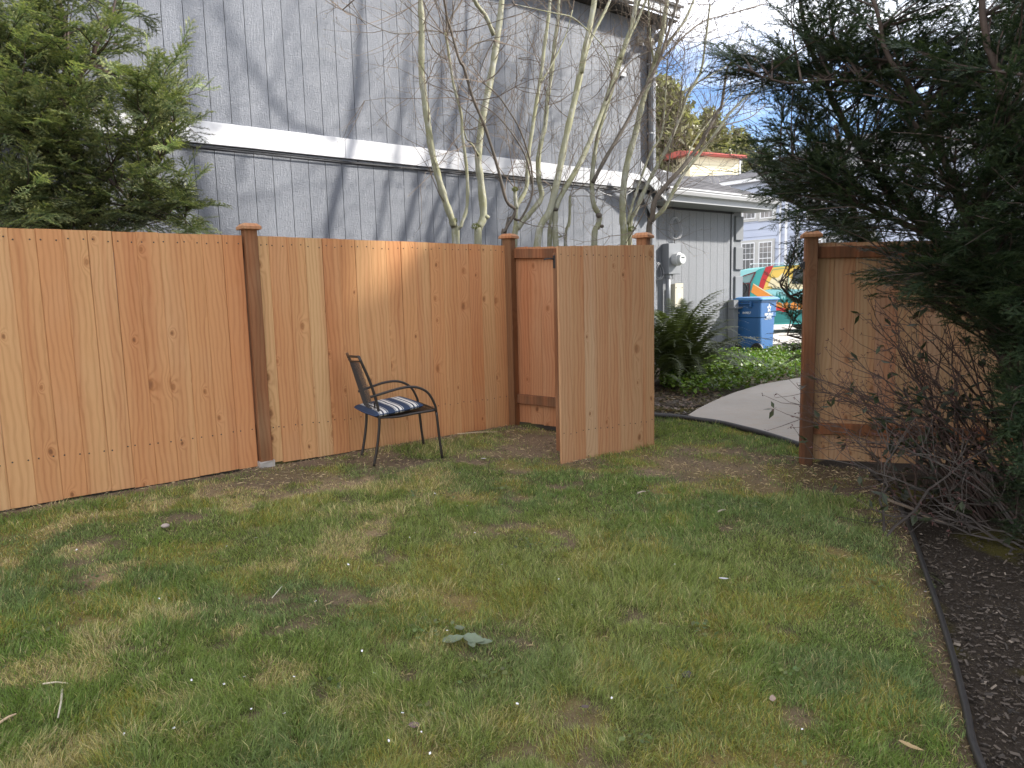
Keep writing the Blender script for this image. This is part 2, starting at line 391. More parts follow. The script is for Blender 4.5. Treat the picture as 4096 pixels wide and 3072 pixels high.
# fine lawn soil sheet
st = .035; gx = np.arange(-4.4, 4.6, st); gy = np.arange(.8, 8.2, st); X, Y = np.meshgrid(gx, gy); x = X.ravel(); y = Y.ravel()
cov, dry, moss, bare = lawn_maps(x, y)
inl = inside(x, y, LP)
ny = len(gy); nxx = len(gx)
soilc = np.array([.22, .165, .115]); mossc = np.array([.32, .26, .075]); dryc = np.array([.50, .38, .21]); grc = np.array([.085, .10, .032]); mulchc = np.array([.050, .041, .033])
col = soilc + (grc - soilc) * (cov[:, None] * .8)
col = col * (1 - moss[:, None] * .6) + mossc * moss[:, None] * .6
col = col * (1 - dry[:, None] * .55) + dryc * dry[:, None] * .55
paleb = np.clip((fbm(x * 3 + 5, y * 3, 3) - .35) * 2, 0, 1)[:, None]
de_ = seg_dist(x, y, EDGE)[:, None]; bc = np.where(de_ < .75, np.array([.085, .06, .042]), soilc) * (1.0 + .9 * paleb); col = col * (1 - bare[:, None] * .85) + bc * bare[:, None] * .85
mm = fbm(x * 2.1 + 70, y * 2.4, 3); mg = np.clip((mm - .60) * 8, 0, 1)[:, None]
mul = mulchc * (1 - mg * .8) + np.array([.12, .11, .025]) * mg * .8
col = np.where(inl[:, None], col, mul)
z = gz(x, y) + np.where(inl, .018 * (fbm(x * 3, y * 3, 3) - .5) + .012 * cov, .05 * (fbm(x * 2.5, y * 2.5, 4) - .5) - .008) - .006
fdist = fence_dist(x, y)
vv = np.stack([x, y, z], 1)
idx = np.arange(nxx * ny).reshape(ny, nxx); q = np.stack([idx[:-1, :-1], idx[:-1, 1:], idx[1:, 1:], idx[1:, :-1]], -1).reshape(-1, 4)
me = bpy.data.meshes.new('lawn_soil'); me.vertices.add(len(vv)); me.vertices.foreach_set('co', vv.astype(np.float32).ravel())
me.loops.add(q.size); me.loops.foreach_set('vertex_index', q.ravel().astype(np.int32)); me.polygons.add(len(q))
me.polygons.foreach_set('loop_start', np.arange(0, q.size, 4, dtype=np.int32)); me.polygons.foreach_set('loop_total', np.full(len(q), 4, np.int32))
me.polygons.foreach_set('use_smooth', np.ones(len(q), bool))
a = me.attributes.new('col', 'FLOAT_COLOR', 'POINT'); cc = np.ones((len(vv), 4), np.float32); cc[:, :3] = col; a.data.foreach_set('color', cc.ravel())
me.materials.append(M_SOIL); me.update(); me.validate()
tag(link(bpy.data.objects.new('lawn_soil', me)), kind='structure')

# path: a curved slab
pe = [gnd(2752, 1673), gnd(2790, 1648), gnd(2836, 1624), gnd(2888, 1600), gnd(2945, 1578), gnd(3042, 1548), gnd(3194, 1521)]
pn = [gnd(2752, 1676), gnd(2804, 1689), gnd(2880, 1699), gnd(2960, 1716), gnd(3060, 1742), gnd(3190, 1784), gnd(3300, 1822)]
pe2 = [p[:2] for p in pe] + [np.array([4.9, 10.5]), np.array([6.5, 11.0])]; pn2 = [p[:2] + [.02, .03] for p in pn] + [np.array([3.6, 6.0]), np.array([6.5, 6.3])]
g = MB(); top = []
for k in range(9):
    a, b = pn2[k], pe2[k]
    row = [a + (b - a) * s for s in np.linspace(0, 1, 7)]
    top.append([(r[0], r[1], float(gz(r[0], r[1])) + .035) for r in row])
g.add([p for r in top for p in r], [(i * 7 + j, (i + 1) * 7 + j, (i + 1) * 7 + j + 1, i * 7 + j + 1) for i in range(8) for j in range(6)])
ring = [r[0] for r in top] + [r[-1] for r in reversed(top)]
n = len(ring); g.add(ring + [(a, b, c - .09) for a, b, c in ring], [(i, (i + 1) % n, n + (i + 1) % n, n + i) for i in range(n)])
tag(g.build('path', M_PATH, smooth=False), kind='structure')
g = MB(); g.box(-8, 40, 16.6, 34, -.06, .02)
tag(g.build('driveway', M_DRIVE), kind='structure')

# ------------------------------------------------------------------ fences
BW = .146
def board_mesh(w, h, t=.019, c=.0035, name='board'):
    g = MB(); x0, x1 = .0003, w - .0003
    prof = [(x0, c), (x0 + c, 0), (x1 - c, 0), (x1, c), (x1, t), (x0, t)]
    n = 3; rings = [[(x, y, h * k / n) for x, y in prof] for k in range(n + 1)]
    return g.loft(rings)
def frame(u): return math.atan2(u[1], u[0])
def cap_mesh(s=.073):
    g = MB(); R_ = lambda a, z: [(-a, -a, z), (a, -a, z), (a, a, z), (-a, a, z)]
    g.loft([R_(s - .018, -.004), R_(s - .002, -.002), R_(s, .0), R_(s, .020), R_(s - .026, .044)]); return g
CAPM = None
def post(parent, x, y, z0, z1, rz, mat=None, nm='post'):
    global CAPM
    g = MB(); g.bbox(-.047, .047, -.047, .047, 0, z1 - z0, .004)
    o = g.build(nm, mat or M_POST, parent, loc=(x, y, z0), rot=(0, 0, rz))
    if CAPM is None: CAPM = cap_mesh().mesh('post_cap', M_CAP)
    c = inst('post_cap', CAPM, o, (0, 0, z1 - z0), (0, 0, 0)); return o
def nails(parent, pts, rz, y=-.0015):
    g = MB()
    for (x, z) in pts:
        g.loft([[(x + .0058 * math.cos(a), y + .0025, z + .0058 * math.sin(a)) for a in [k * PI / 3 for k in range(6)]], [(x + .0042 * math.cos(a), y, z + .0042 * math.sin(a)) for a in [k * PI / 3 for k in range(6)]]])
    return g.build('nail_heads', M_GALV, parent, kind='stuff')

# left fence: boards face the yard
lf = empty('board_fence', (F0[0], F0[1], 0), FT, 'long orange cedar board fence left of the lawn with one capped post standing proud', 'fence')
npts = []
def lboard(s0, s1, zt=1.798, zb=.018, parent=lf, mat=M_CEDAR, yj=.0):
    g = board_mesh(s1 - s0, zt - zb); o = g.build('board', mat, parent, loc=(s0, random.uniform(0, .0035) + yj, zb)); 
    o.rotation_euler = (0, random.uniform(-.0015, .0015), 0); return o
for i in range(-16, 10):
    s0 = BW * i; 
    if -1.04 < s0 < -.94: pass
    zt = 1.798 + random.uniform(-.002, .002); lboard(s0, s0 + BW, zt, .006 + .005 * math.sin(i))
    for zz in (1.735, .30 + .0 * i):
        npts += [(s0 + .03 + random.uniform(-.008, .008), zz + random.uniform(-.008, .008)), (s0 + BW - .03 + random.uniform(-.008, .008), zz + random.uniform(-.01, .01))]
lboard(1.578, 1.6625)
npts += [(1.60, 1.73), (1.645, 1.735), (1.60, .30), (1.645, .30)]
for i in range(16):
    s0 = 1.6625 + BW * i; lboard(s0, s0 + BW, 1.798 - .001 * i + random.uniform(-.002, .002), .002 - .001 * i + random.uniform(-.004, .004))
    for zz in (1.73, .29):
        npts += [(s0 + .03 + random.uniform(-.008, .008), zz + random.uniform(-.008, .008)), (s0 + BW - .03 + random.uniform(-.008, .008), zz + random.uniform(-.01, .01))]
nails(lf, npts, 0)
for z in (.25, 1.66): MB().box(-2.3, 1.46, .028, .066, z, z + .09).build('rail', M_RAIL, lf); MB().box(1.58, 3.93, .028, .066, z, z + .09).build('rail', M_RAIL, lf)
o = post(lf, 1.5195, .013, .012, 1.845, 0)
g = MB(); g.loft([[(1.5195 + a * .058 * random.uniform(.95, 1.12), -.002 + b * .058 * random.uniform(.95, 1.15) + .01, h) for a, b in ((-1, -1), (0, -1.02), (1, -1), (1.02, 0), (1, 1), (-1, 1), (-1.05, 0))] for h in (-.04, .03, .045)])
g.build('concrete_footing', M_PATH, lf)
post(lf, -1.0, .06, .0, 1.845, 0)

def railfence(A, B, zA, zB, bA, bB, label, boards, mat, rails, boff=.05, bw=BW, name='rail_fence'):
    A = np.array(A); B = np.array(B); L = float(np.linalg.norm(B - A)); u = (B - A) / L; rz = frame(u)
    root = empty(name, (A[0], A[1], 0), rz, label, 'fence')
    s = .03; k = 0
    while s < L - .01 and k < boards:
        w = bw * (1 + .0 * k); w = min(w, L - s)
        if w < .02: break
        f = s / L; zt = zA + (zB - zA) * f; zb = bA + (bB - bA) * f
        board_mesh(w, zt - zb).build('board', mat, root, loc=(s, boff + random.uniform(0, .003), zb)); s += w; k += 1
    for (a, b) in rails:
        g = MB(); n = 6; c = .004
        r = []
        for (xx, zz) in ((.047, a), (L - .047, b)):
            r.append([(xx, boff - .041, zz + c), (xx, boff - .041 + c, zz), (xx, boff - .003, zz), (xx, boff - .003, zz + .092), (xx, boff - .041 + c, zz + .092), (xx, boff - .041, zz + .092 - c)])
        g.loft(r).build('rail', M_RAIL, root)
    return root, rz, L
rf, rz1, L1 = railfence(P2, P3, 1.765, 1.70, .02, -.06, 'short reddish cedar fence panel with two brown rails behind the open gate', 20, M_RET, [(1.655, 1.60), (.215, .17)])
post(rf, 0, 0, -.02, 1.85, 0); post(rf, L1, 0, -.1, 1.765, 0)
PE = PRr + np.array([.972, -.235]) * 2.44
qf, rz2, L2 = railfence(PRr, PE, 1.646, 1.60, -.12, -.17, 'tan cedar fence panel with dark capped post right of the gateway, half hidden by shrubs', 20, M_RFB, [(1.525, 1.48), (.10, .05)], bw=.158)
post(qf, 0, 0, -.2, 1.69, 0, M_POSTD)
g = MB(); g.bbox(-.062, -.048, -.045, -.005, 1.44, 1.50, .002).bbox(-.085, -.062, -.035, -.015, 1.455, 1.485, .002).tube([(-.07, -.03, 1.43), (-.07, -.03, 1.50), (-.06, -.02, 1.51)], .004)
g.build('gate_latch', M_BLACK, qf)
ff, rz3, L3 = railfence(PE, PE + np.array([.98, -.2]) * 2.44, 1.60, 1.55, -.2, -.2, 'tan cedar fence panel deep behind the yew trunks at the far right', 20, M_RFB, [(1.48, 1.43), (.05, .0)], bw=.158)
post(ff, 0, 0, -.25, 1.66, 0)

# gate, swung open towards the lawn
Gh = np.array([1.262, 6.236]); Gf = np.array([.388, 5.672]); L = float(np.linalg.norm(Gf - Gh)); u = (Gh - Gf) / L
gate = empty('garden_gate', (Gf[0], Gf[1], 0), frame(u), 'cedar board gate standing open into the lawn, between the short panel and the gateway', 'gate')
nb = 8; w = L / nb; npts = []
for k in range(nb):
    f = (k + .5) / nb; zt = 1.668 + (1.697 - 1.668) * f; zb = -.085 + .012 * f
    board_mesh(w, zt - zb).build('board', M_GATE, gate, loc=(k * w, random.uniform(0, .002), zb))
    for zz in (1.60, .16): npts += [(k * w + .03, zz + random.uniform(-.01, .01)), (k * w + w - .03, zz + random.uniform(-.01, .01))]
nails(gate, npts, 0)
for x in (-.008, L - .095): MB().bbox(x, x + .09, .021, .06, .02, 1.62, .003).build('stile', M_RAIL, gate)
for z in (.12, 1.50): MB().bbox(.083, L - .096, .021, .059, z, z + .09, .003).build('rail', M_RAIL, gate)
g = MB(); a = Vector((.09, .03, .22)); b = Vector((L - .1, .03, 1.49)); d = (b - a).normalized(); nn = Vector((-d.z, 0, d.x)) * .045
g.loft([[tuple(p + nn), tuple(p - nn), tuple(p - nn + Vector((0, .026, 0))), tuple(p + nn + Vector((0, .026, 0)))] for p in (a, b)]).build('brace', M_RAIL, gate)
MB().tube([(-.008, .045, 1.57), (-.05, .047, 1.575), (-.075, .05, 1.572), (-.10, .05, 1.566)], .0055, 6).build('latch_bar', M_BLACK, gate)
MB().bbox(-.012, .0, .025, .055, 1.50, 1.60, .002).build('latch_plate', M_BLACK, gate)
for z in (.25, 1.45): MB().bbox(L - .14, L + .0, .0605, .064, z, z + .035, .001).build('hinge', M_BLACK, gate)

# ------------------------------------------------------------------ garden chair
CH = np.array([-1.107, 5.486]); cz = float(gz(-1, 5.6)) + .012
chair = empty('garden_chair', (CH[0], CH[1], cz), math.atan2(.43, .90), 'dark metal armchair with curved arms and perforated back standing by the fence', 'chair')
def smooth_pts(pts, n=5):
    P = [np.array(p, float) for p in pts]; P = [2 * P[0] - P[1]] + P + [2 * P[-1] - P[-2]]; out = []
    for i in range(1, len(P) - 2):
        for k in range(n):
            t_ = k / n; out.append(.5 * ((2 * P[i]) + (-P[i - 1] + P[i + 1]) * t_ + (2 * P[i - 1] - 5 * P[i] + 4 * P[i + 1] - P[i + 2]) * t_ ** 2 + (-P[i - 1] + 3 * P[i] - 3 * P[i + 1] + P[i + 2]) * t_ ** 3))
    out.append(P[-2]); return out
WR, WF = .40, .44      # rear / front widths
def side(y0, y1):
    rear = smooth_pts([(0, y0, 0), (.03, y0, .13), (.055, y0, .28), (.062, y0, .40), (.045, y0, .52), (.0, y0, .68), (-.075, y0, .875)])
    front = smooth_pts([(.565, y1, 0), (.545, y1, .20), (.53, y1, .385), (.515, y1, .46), (.46, y1, .555), (.36, y1 * 1., .605), (.24, y1, .605), (.10, (y0 + y1) / 2, .575), (.015, y0, .555), (.0, y0, .552)])
    return rear, front
for y0, y1 in ((0, -.02), (WR, WF)):
    rr, fr = side(y0, y1)
    k = 16
    MB().tube(rr[:k], .0115, 8).build('rear_leg', M_DARKMETAL, chair, smooth=True)
    MB().tube(rr[k - 1:], .0115, 8).build('back_post', M_DARKMETAL, chair, smooth=True)
    MB().tube(fr[:11], .0115, 8).build('front_leg', M_DARKMETAL, chair, smooth=True)
    MB().tube(fr[10:], .0105, 8).build('armrest', M_DARKMETAL, chair, smooth=True)
MB().tube(smooth_pts([(-.075, 0, .872), (-.098, .12, .868), (-.104, .2, .866), (-.098, .28, .868), (-.075, WR, .872)]), .010, 8).build('top_rail', M_DARKMETAL, chair, smooth=True)
def wire(parent, name, O, A, B, na, w=.0014, shape=None, bow=0):
    """diamond mesh of thin strands over the patch O + a*A + b*B"""
    O, A, B = map(lambda q: np.array(q, float), (O, A, B)); g = MB(); N = np.cross(A, B); N /= np.linalg.norm(N)
    la, lb = np.linalg.norm(A), np.linalg.norm(B); stp = .0105
    def P(a, b): return O + A * a + B * b - N * bow * (1 - (2 * a - 1) ** 2)
    for sgn in (1, -1):
        k = -lb
        while k < la + lb:
            seg = []
            for q in np.linspace(0, 1, 9):
                a = (k + sgn * q * lb * .75) / la; b = q
                if 0 <= a <= 1 and (shape is None or shape(a, b)): seg.append(P(a, b))
                else:
                    if len(seg) > 1: g.tube(seg, w, 3, cap=False)
                    seg = []
            if len(seg) > 1: g.tube(seg, w, 3, cap=False)
            k += stp
    return g.build(name, M_DARKMETAL, parent)
shp = lambda a, b: (b > .16) or ((min(a, 1 - a) + .02) > .16 - b)
wire(chair, 'back_mesh', (.038, .006, .45), (0, WR - .012, 0), (-.103, 0, .385), 20, bow=.025, shape=shp)
MB().tube(smooth_pts([(-.064, 0, .835), (-.09, .12, .83), (-.094, .2, .829), (-.09, .28, .83), (-.064, WR, .835)]), .006, 6).build('back_rim', M_DARKMETAL, chair, smooth=True)
MB().tube(smooth_pts([(.028, 0, .51), (.040, .03, .465), (.052, .08, .452), (.060, .2, .45), (.052, .32, .452), (.040, .37, .465), (.028, WR, .51)]), .006, 6).build('back_rim', M_DARKMETAL, chair, smooth=True)
MB().tube(smooth_pts([(.06, 0, .385), (.2, -.005, .378), (.35, -.015, .392), (.53, -.02, .405)]), .0105, 8).build('seat_rim', M_DARKMETAL, chair, smooth=True)
MB().tube(smooth_pts([(.06, WR, .385), (.2, WR + .01, .378), (.35, WR + .03, .392), (.53, WF, .405)]), .0105, 8).build('seat_rim', M_DARKMETAL, chair, smooth=True)
MB().tube([(.06, 0, .385), (.055, .2, .38), (.06, WR, .385)], .009, 6).build('seat_rim', M_DARKMETAL, chair, smooth=True)
MB().tube(smooth_pts([(.53, -.02, .405), (.545, .1, .40), (.55, .21, .398), (.545, .33, .40), (.53, WF, .405)]), .010, 6).build('seat_rim', M_DARKMETAL, chair, smooth=True)
wire(chair, 'seat_mesh', (.06, .0, .383), (.475, 0, .018), (0, .42, 0), 20)
# cushion
t = NT('navy and white striped cloth'); o_ = t.obj(); sx = t.n('SeparateXYZ', {0: o_}).outputs[0]
sw = t.math('FRACT', t.math('MULTIPLY', t.math('ADD', sx, 1.0), 1 / .135))
def band(a, b): return t.math('MULTIPLY', t.math('GREATER_THAN', sw, a), t.math('LESS_THAN', sw, b))
m1 = t.math('ADD', t.math('ADD', band(.10, .13), band(.17, .30)), t.math('ADD', band(.40, .56), band(.63, .66)))
nf = t.noise(o_, 300, 2); c = t.mix(m1, (.032, .048, .085), (.62, .60, .55)); c = t.mix(band(.30, .40), c, (.02, .028, .05))
t.bump(nf, .25, .002); M_CUSH = t.fin(c, .85, spec=.2)
def cushion():
    me = bpy.data.meshes.new('seat_cushion'); g = MB(); n = 24; w, d = .225, .215; rows = []
    def h(a, b, sgn):
        e = max(0, 1 - max(abs(a), abs(b)) ** 6); tuft = 1 - .12 * math.exp(-((a) ** 2 + (b) ** 2) / .05)
        return sgn * .031 * (e ** .42) * (1 - .25 * (a * a + b * b) / 2) * tuft
    def xy(a, b):
        k = 1 - .06 * (a * a * b * b) ** .8
        return (a * w * k, b * d * k)
    for sgn in (-1, 1):
        base = g.n; pts = []
        for j in range(n + 1):
            for i in range(n + 1):
                a, b = 2 * i / n - 1, 2 * j / n - 1; a_ = math.sin(a * PI / 2); b_ = math.sin(b * PI / 2); x_, y_ = xy(a_, b_); pts.append((x_, y_, h(a_, b_, sgn)))
        fs = [(j * (n + 1) + i, j * (n + 1) + i + 1, (j + 1) * (n + 1) + i + 1, (j + 1) * (n + 1) + i) for j in range(n) for i in range(n)]
        g.add(pts, fs if sgn > 0 else [tuple(reversed(f)) for f in fs])
    ed = [xy(math.sin((2 * i / n - 1) * PI / 2), -1) for i in range(n + 1)] + [xy(1, math.sin((2 * i / n - 1) * PI / 2)) for i in range(n + 1)] + [xy(-math.sin((2 * i / n - 1) * PI / 2), 1) for i in range(n + 1)] + [xy(-1, -math.sin((2 * i / n - 1) * PI / 2)) for i in range(n + 1)]
    return g, ed
g, ed = cushion()
cu = g.build('seat_cushion', M_CUSH, None, smooth=True)
cf = Matrix.Translation((CH[0], CH[1], cz)) @ Matrix.Rotation(math.atan2(.43, .90), 4, 'Z')
cu.matrix_world = cf @ Matrix.Translation((.195, .195, .437)) @ Matrix.Rotation(R(-5), 4, 'Y') @ Matrix.Rotation(R(9), 4, 'Z') @ Matrix.Rotation(R(4), 4, 'X')
tag(cu, 'navy and white striped seat cushion lying askew on the metal chair', 'cushion')
gp = MB().tube([(a, b, 0) for a, b in ed] + [(ed[0][0], ed[0][1], 0)], .0045, 6, cap=False).build('piping', plain('navy piping', (.03, .05, .11), .8), cu, smooth=True)

# ------------------------------------------------------------------ grey house behind the fence
WD = 8.26; ZT0, ZT1 = 3.0, 3.235
hx, hy, _ = wallp(0, 0, WD)
house = empty('grey_house', (hx, hy, 0), TH, 'tall grey house wall of vertical grooved siding with a white band across it', 'house')
SC = 9.56; SW = .212
MB().box(-5.8, SC - .012, .022, .2, -.05, 5.66).build('wall', M_GAPD, house)
def plank(w, h, t_=.02, c=.006):
    g = MB(); prof = [(.0032, 0), (w - .0032, 0), (w - .0032, t_), (.0032, t_)]
    return g.loft([[(x, y, 0) for x, y in prof], [(x, y, h) for x, y in prof]])
PU = plank(SW, 5.66 - ZT1 - .004).mesh('siding_plank', M_SIDE); PLo = plank(SW, ZT0 + .04).mesh('siding_plank', M_SIDE)
s = SC - .19 - SW; 
while s > -5.7:
    inst('siding_plank', PU, house, (s, 0, ZT1 + .004)); inst('siding_plank', PLo, house, (s, 0, -.045)); s -= SW
o = MB().bbox(-5.8, 3.9, -.032, -.003, ZT0, ZT1, .004).build('trim_board', M_WHITE, house); MB().bbox(3.904, SC - .12, -.032, -.003, ZT0, ZT1, .004).build('trim_board', M_WHITE, house)
MB().bbox(SC - .10, SC + .0, -.03, .1, -.05, 5.66, .004).build('corner_board', M_SIDE, house)
MB().bbox(SC + .002, SC + .03, .0, 4.0, -.05, 5.66, .004).build('end_wall', M_SIDE, house)
MB().bbox(-5.8, SC + .22, -.36, -.30, 5.72, 5.88, .006).build('fascia', M_GREYW, house)
MB().box(-5.8, SC + .22, -.30, 4.5, 5.675, 5.70).build('soffit', plain('dark soffit', (.06, .055, .05), .8), house)  # soffit in one even dark tone
g = MB(); g.loft([[(x, -.40, 5.86), (x, 4.2, 7.6), (x, 4.2, 7.64), (x, -.40, 5.90)] for x in (-5.8, SC + .26)]); g.build('roof', plain('dark roof shingle', (.09, .09, .095), .9, 0, .3, 8), house)
# downspout
g = MB(); dx = SC - .165
path = [(dx + .09, -.30, 5.66), (dx + .09, -.26, 5.50), (dx, -.07, 5.32), (dx, -.065, 4.9), (dx, -.065, 3.2)]
g.tube(path, .052, 8).build('downspout', plain('grey downspout', (.13, .14, .155), .4, .2), house, smooth=False)
for z in (5.0, 3.9): MB().bbox(dx - .05, dx + .05, -.112, -.02, z, z + .025, .002).build('downspout_strap', M_GREYW, house)
# cables under the white band
cb = MB()
for k, off in ((0, .0), (1, .018)):
    pts = [(x, -.02 - .012 * k, ZT0 - .022 - off - .02 * abs(math.sin(x * 1.1 + k)) * (.8 if x < 6 else .3)) for x in np.linspace(-5.6, 9.2, 60)]
    cb.tube(pts, .008, 5)
cb.build('cable', M_BLACK, house)
# floodlight high on the wall
fl_ = on_wall(2555, 165, WD); sf = float(fl_[:2] @ UW)
g = MB(); g.bbox(sf - .06, sf + .06, -.03, 0, 5.28, 5.42, .003).tube([(sf, -.03, 5.35), (sf, -.16, 5.30)], .014, 8).lathe([(.0, 0), (.055, .0), (.07, .10), (.06, .12), (.0, .12)], (sf - .06, -.22, 5.27), 12, 'x')
g.lathe([(.0, 0), (.055, .0), (.07, -.10), (.06, -.12), (.0, -.12)], (sf + .06, -.22, 5.27), 12, 'x'); g.build('floodlight', plain('old beige metal', (.30, .27, .22), .6), house)
MB().bbox(sf - .50, sf - .36, -.06, -.001, 4.72, 4.86, .003).tube([(sf - .43, -.03, 4.72), (sf - .43, -.03, 3.25)], .005, 5).build('junction_box', M_GREYW, house)
MB().tube(smooth_pts([(8.0, -.05, 2.98), (8.3, -.06, 2.86), (8.7, -.06, 2.85), (9.0, -.05, 2.98)]), .007, 5).build('cable', plain('grey cable', (.3, .3, .3), .5), house)
MB().prism([(9.10, 2.90), (9.32, 2.90), (9.52, 2.62), (9.40, 2.50)], -.13, -.10).build('rake_end', M_GREYW, house)

# lean-to at the corner, hip roof and gutter
ED = 8.5; ex, ey, _ = wallp(0, 0, ED)
ext = empty('lean_to', (ex, ey, 0), TH, 'lower grey siding wing with hip shingle roof and white gutter beyond the house corner', 'house wing')
S0, S1 = SC - .3, 12.36
MB().box(S0, S1, .022, .2, -.05, 2.86).build('wall', M_GAPD, ext)
PX = plank(SW, 2.80).mesh('siding_plank', M_SIDE2); s = S1 - .30 - SW
while s > S0 - .1: inst('siding_plank', PX, ext, (s, 0, -.04)); s -= SW
MB().bbox(S1 - .295, S1 - .22, -.02, .0, -.05, 2.76, .004).build('corner_strip', M_SIDE2, ext)
MB().box(S1 - .22, S1 + .02, -.012, 4, -.05, 2.86).build('corner_pier', M_QUOIN, ext)
zq = -.05; k = 0; QM = None
ztops = [.38, .86, 1.26, 2.02, 2.55]
zz = 2.72
for hgt in (.46, .44, .44, .44, .44):
    MB().bbox(S1 - .20 , S1 + .05, -.052, .3, zz - hgt, zz, .008).build('quoin', M_QUOIN, ext); zz -= hgt + .13
GE0 = 9.46; GE1 = 12.75; gp_ = ED - 7.9
MB().box(GE0 + .02, GE1 - .02, -gp_ + .09, .0, 2.80, 2.83).build('soffit', plain('soffit paint', (.28, .285, .29), .7), ext)
MB().bbox(GE0, GE1, -gp_ + .065, -gp_ + .088, 2.80, 2.95, .003).build('fascia', M_GREYW, ext)
g = MB(); prof = [(-gp_ + .06, 2.90), (-gp_ - .02, 2.91), (-gp_ - .045, 2.96), (-gp_ - .045, 2.985), (-gp_ - .06, 2.99), (-gp_ - .06, 3.015), (-gp_ - .045, 3.015), (-gp_ - .03, 2.97), (-gp_ + .055, 2.925)]
g.loft([[(x, a, b) for a, b in prof] for x in (GE0, GE1 + .04)]).build('gutter', whitep('white gutter', (.66, .66, .68)), ext)
MB().prism([(GE0 - .005, 2.79), (GE0 - .005, 2.99), (GE0 - .62, 3.37), (GE0 - .62, 3.15)], -gp_ + .02, -gp_ + .05).build('rake_board', M_GREYW, ext)
# roof slopes: courses of shingles, front slope and right hip slope
t = NT('grey asphalt shingles'); o_ = t.obj(); uv = t.n('TexCoord').outputs['UV']
br = t.n('TexBrick', {'Vector': t.mapv(o_, (1, 1, 1)), 'Scale': 1.0, 'Mortar Size': .006, 'Brick Width': .30, 'Row Height': .14, 'Color1': (.17, .165, .175, 1), 'Color2': (.105, .10, .11, 1), 'Mortar': (.05, .05, .055, 1), 'Bias': 0.0}).outputs[0]
nn_ = t.noise(o_, 260, 3); c = t.mix(t.math('MULTIPLY', nn_, .5), br, t.mix(1, br, (.6, .6, .62), 'MULTIPLY')); t.bump(nn_, .4, .003); M_SHING = t.fin(c, .9)
def slope(parent, name, A, B, Cc, Dd, rows, mat, th=.012):
    """quad A,B (eave) to D,C (top); each course a tilted strip lapping the one below"""
    A, B, Cc, Dd = [np.array(q, float) for q in (A, B, Cc, Dd)]; g = MB()
    N = np.cross(B - A, Dd - A); N /= np.linalg.norm(N)
    if N[2] < 0: N = -N
    for i in range(rows):
        f0, f1 = i / rows, min(1, (i + 1.15) / rows)
        p0, p1 = A + (Dd - A) * f0, B + (Cc - B) * f0; q0, q1 = A + (Dd - A) * f1, B + (Cc - B) * f1
        m = max(1, int(np.linalg.norm(p1 - p0) / .3)); shf = (.5 if i % 2 else 0)
        for k in range(m + 1):
            a, b = max(0, (k - shf) / m), min(1, (k + 1 - shf) / m)
            if b - a < 1e-3: continue
            gap = .004; e0 = p0 + (p1 - p0) * a; e1 = p0 + (p1 - p0) * b; t0 = q0 + (q1 - q0) * a; t1 = q0 + (q1 - q0) * b
            j = random.uniform(.0, .006); d = unit(p1 - p0) * gap if np.linalg.norm(p1 - p0) > .01 else 0
            g.add([e0 + N * (th + j) + d, e1 + N * (th + j) - d, t1 + N * .002 - d, t0 + N * .002 + d, e0 - N * .01 + d, e1 - N * .01 - d], [(0, 1, 2, 3), (4, 5, 1, 0)])
    return g.build(name, mat, parent, kind='stuff')
t = NT('tabbed asphalt shingle'); p = t.pos(); n1 = t.noise(p, 200, 3); n2 = t.n('TexVoronoi', {'Vector': p, 'Scale': 3.2}).outputs['Color']; n3 = t.n('SeparateColor', {0: n2}).outputs[0]
c = t.mix(n3, (.10, .098, .105), (.17, .165, .175)); c = t.mix(t.math('MULTIPLY', n1, .5), c, (.08, .08, .085)); t.bump(n1, .4, .003); M_TAB = t.fin(c, .92)
rise = .42
def RP(x, y): return (x, y, 3.0 + (y + gp_) * rise)
yT = 5.2; 
slope(ext, 'roof_shingles', RP(GE0 - .1, -gp_ - .03), RP(GE1, -gp_ - .03), RP(GE1 - 4.5, 3.9), RP(GE0 - 4.5, 3.9), 34, M_TAB)
g = MB(); g.add([(GE1 + .02, -gp_ - .03, 2.99), (GE1 + .02, 8, 2.99), (GE1 - 4.5, 8, 4.88), (GE1 - 4.5, 3.9, 4.88)], [(0, 1, 2, 3)]); g.build('hip_slope', M_TAB, ext)
# small crooked flashing where roof meets wall
MB().tube(smooth_pts([(GE0 + .05, -.5, 3.28), (GE0 + .08, -.42, 3.12), (GE0 + .18, -.45, 3.06)]), .035, 6).build('flashing', M_WHITE, ext)
# grey ledge sticking out of the quoins
MB().bbox(S1 - .42, S1 + .62, -.20, -.06, .93, .965, .004).build('ledge_board', M_QUOIN, ext)
MB().bbox(S1 - .40, S1 - .25, -.16, -.02, .30, 1.10, .004).build('ledge_bracket', M_QUOIN, ext)

# electric meter
mS = 10.10
mt = empty('electric_meter', wallp(mS, 0, ED), TH, 'grey electric meter box with round glass dial on conduit on the lean-to wall', 'electric meter')
M_MG = plain('meter grey enamel', (.23, .24, .255), .45, .1)
MB().bbox(-.08, .25, -.16, -.002, 1.60, 2.14, .008).build('box', M_MG, mt)
g = MB(); g.lathe([(.0, -.33), (.085, -.33), (.095, -.315), (.095, -.27), (.115, -.262), (.115, -.16), (.0, -.16)], (.10, 0, 1.86), 20, 'y'); g.build('dial_glass', plain('frosted meter dome', (.55, .56, .56), .2), mt, smooth=False)
MB().box(.06, .14, -.333, -.331, 1.875, 1.895).build('display', M_BLACK, mt)
MB().tube([(-.0, -.08, 1.60), (-.0, -.08, .85)], .045, 10).build('conduit', M_MG, mt, smooth=True); MB().lathe([(.055, 0), (.055, .07)], (0, -.08, 1.53), 10).build('conduit_collar', M_MG, mt)
MB().lathe([(.06, 0), (.06, .05)], (0, -.08, .85), 10).build('conduit_collar', M_MG, mt)
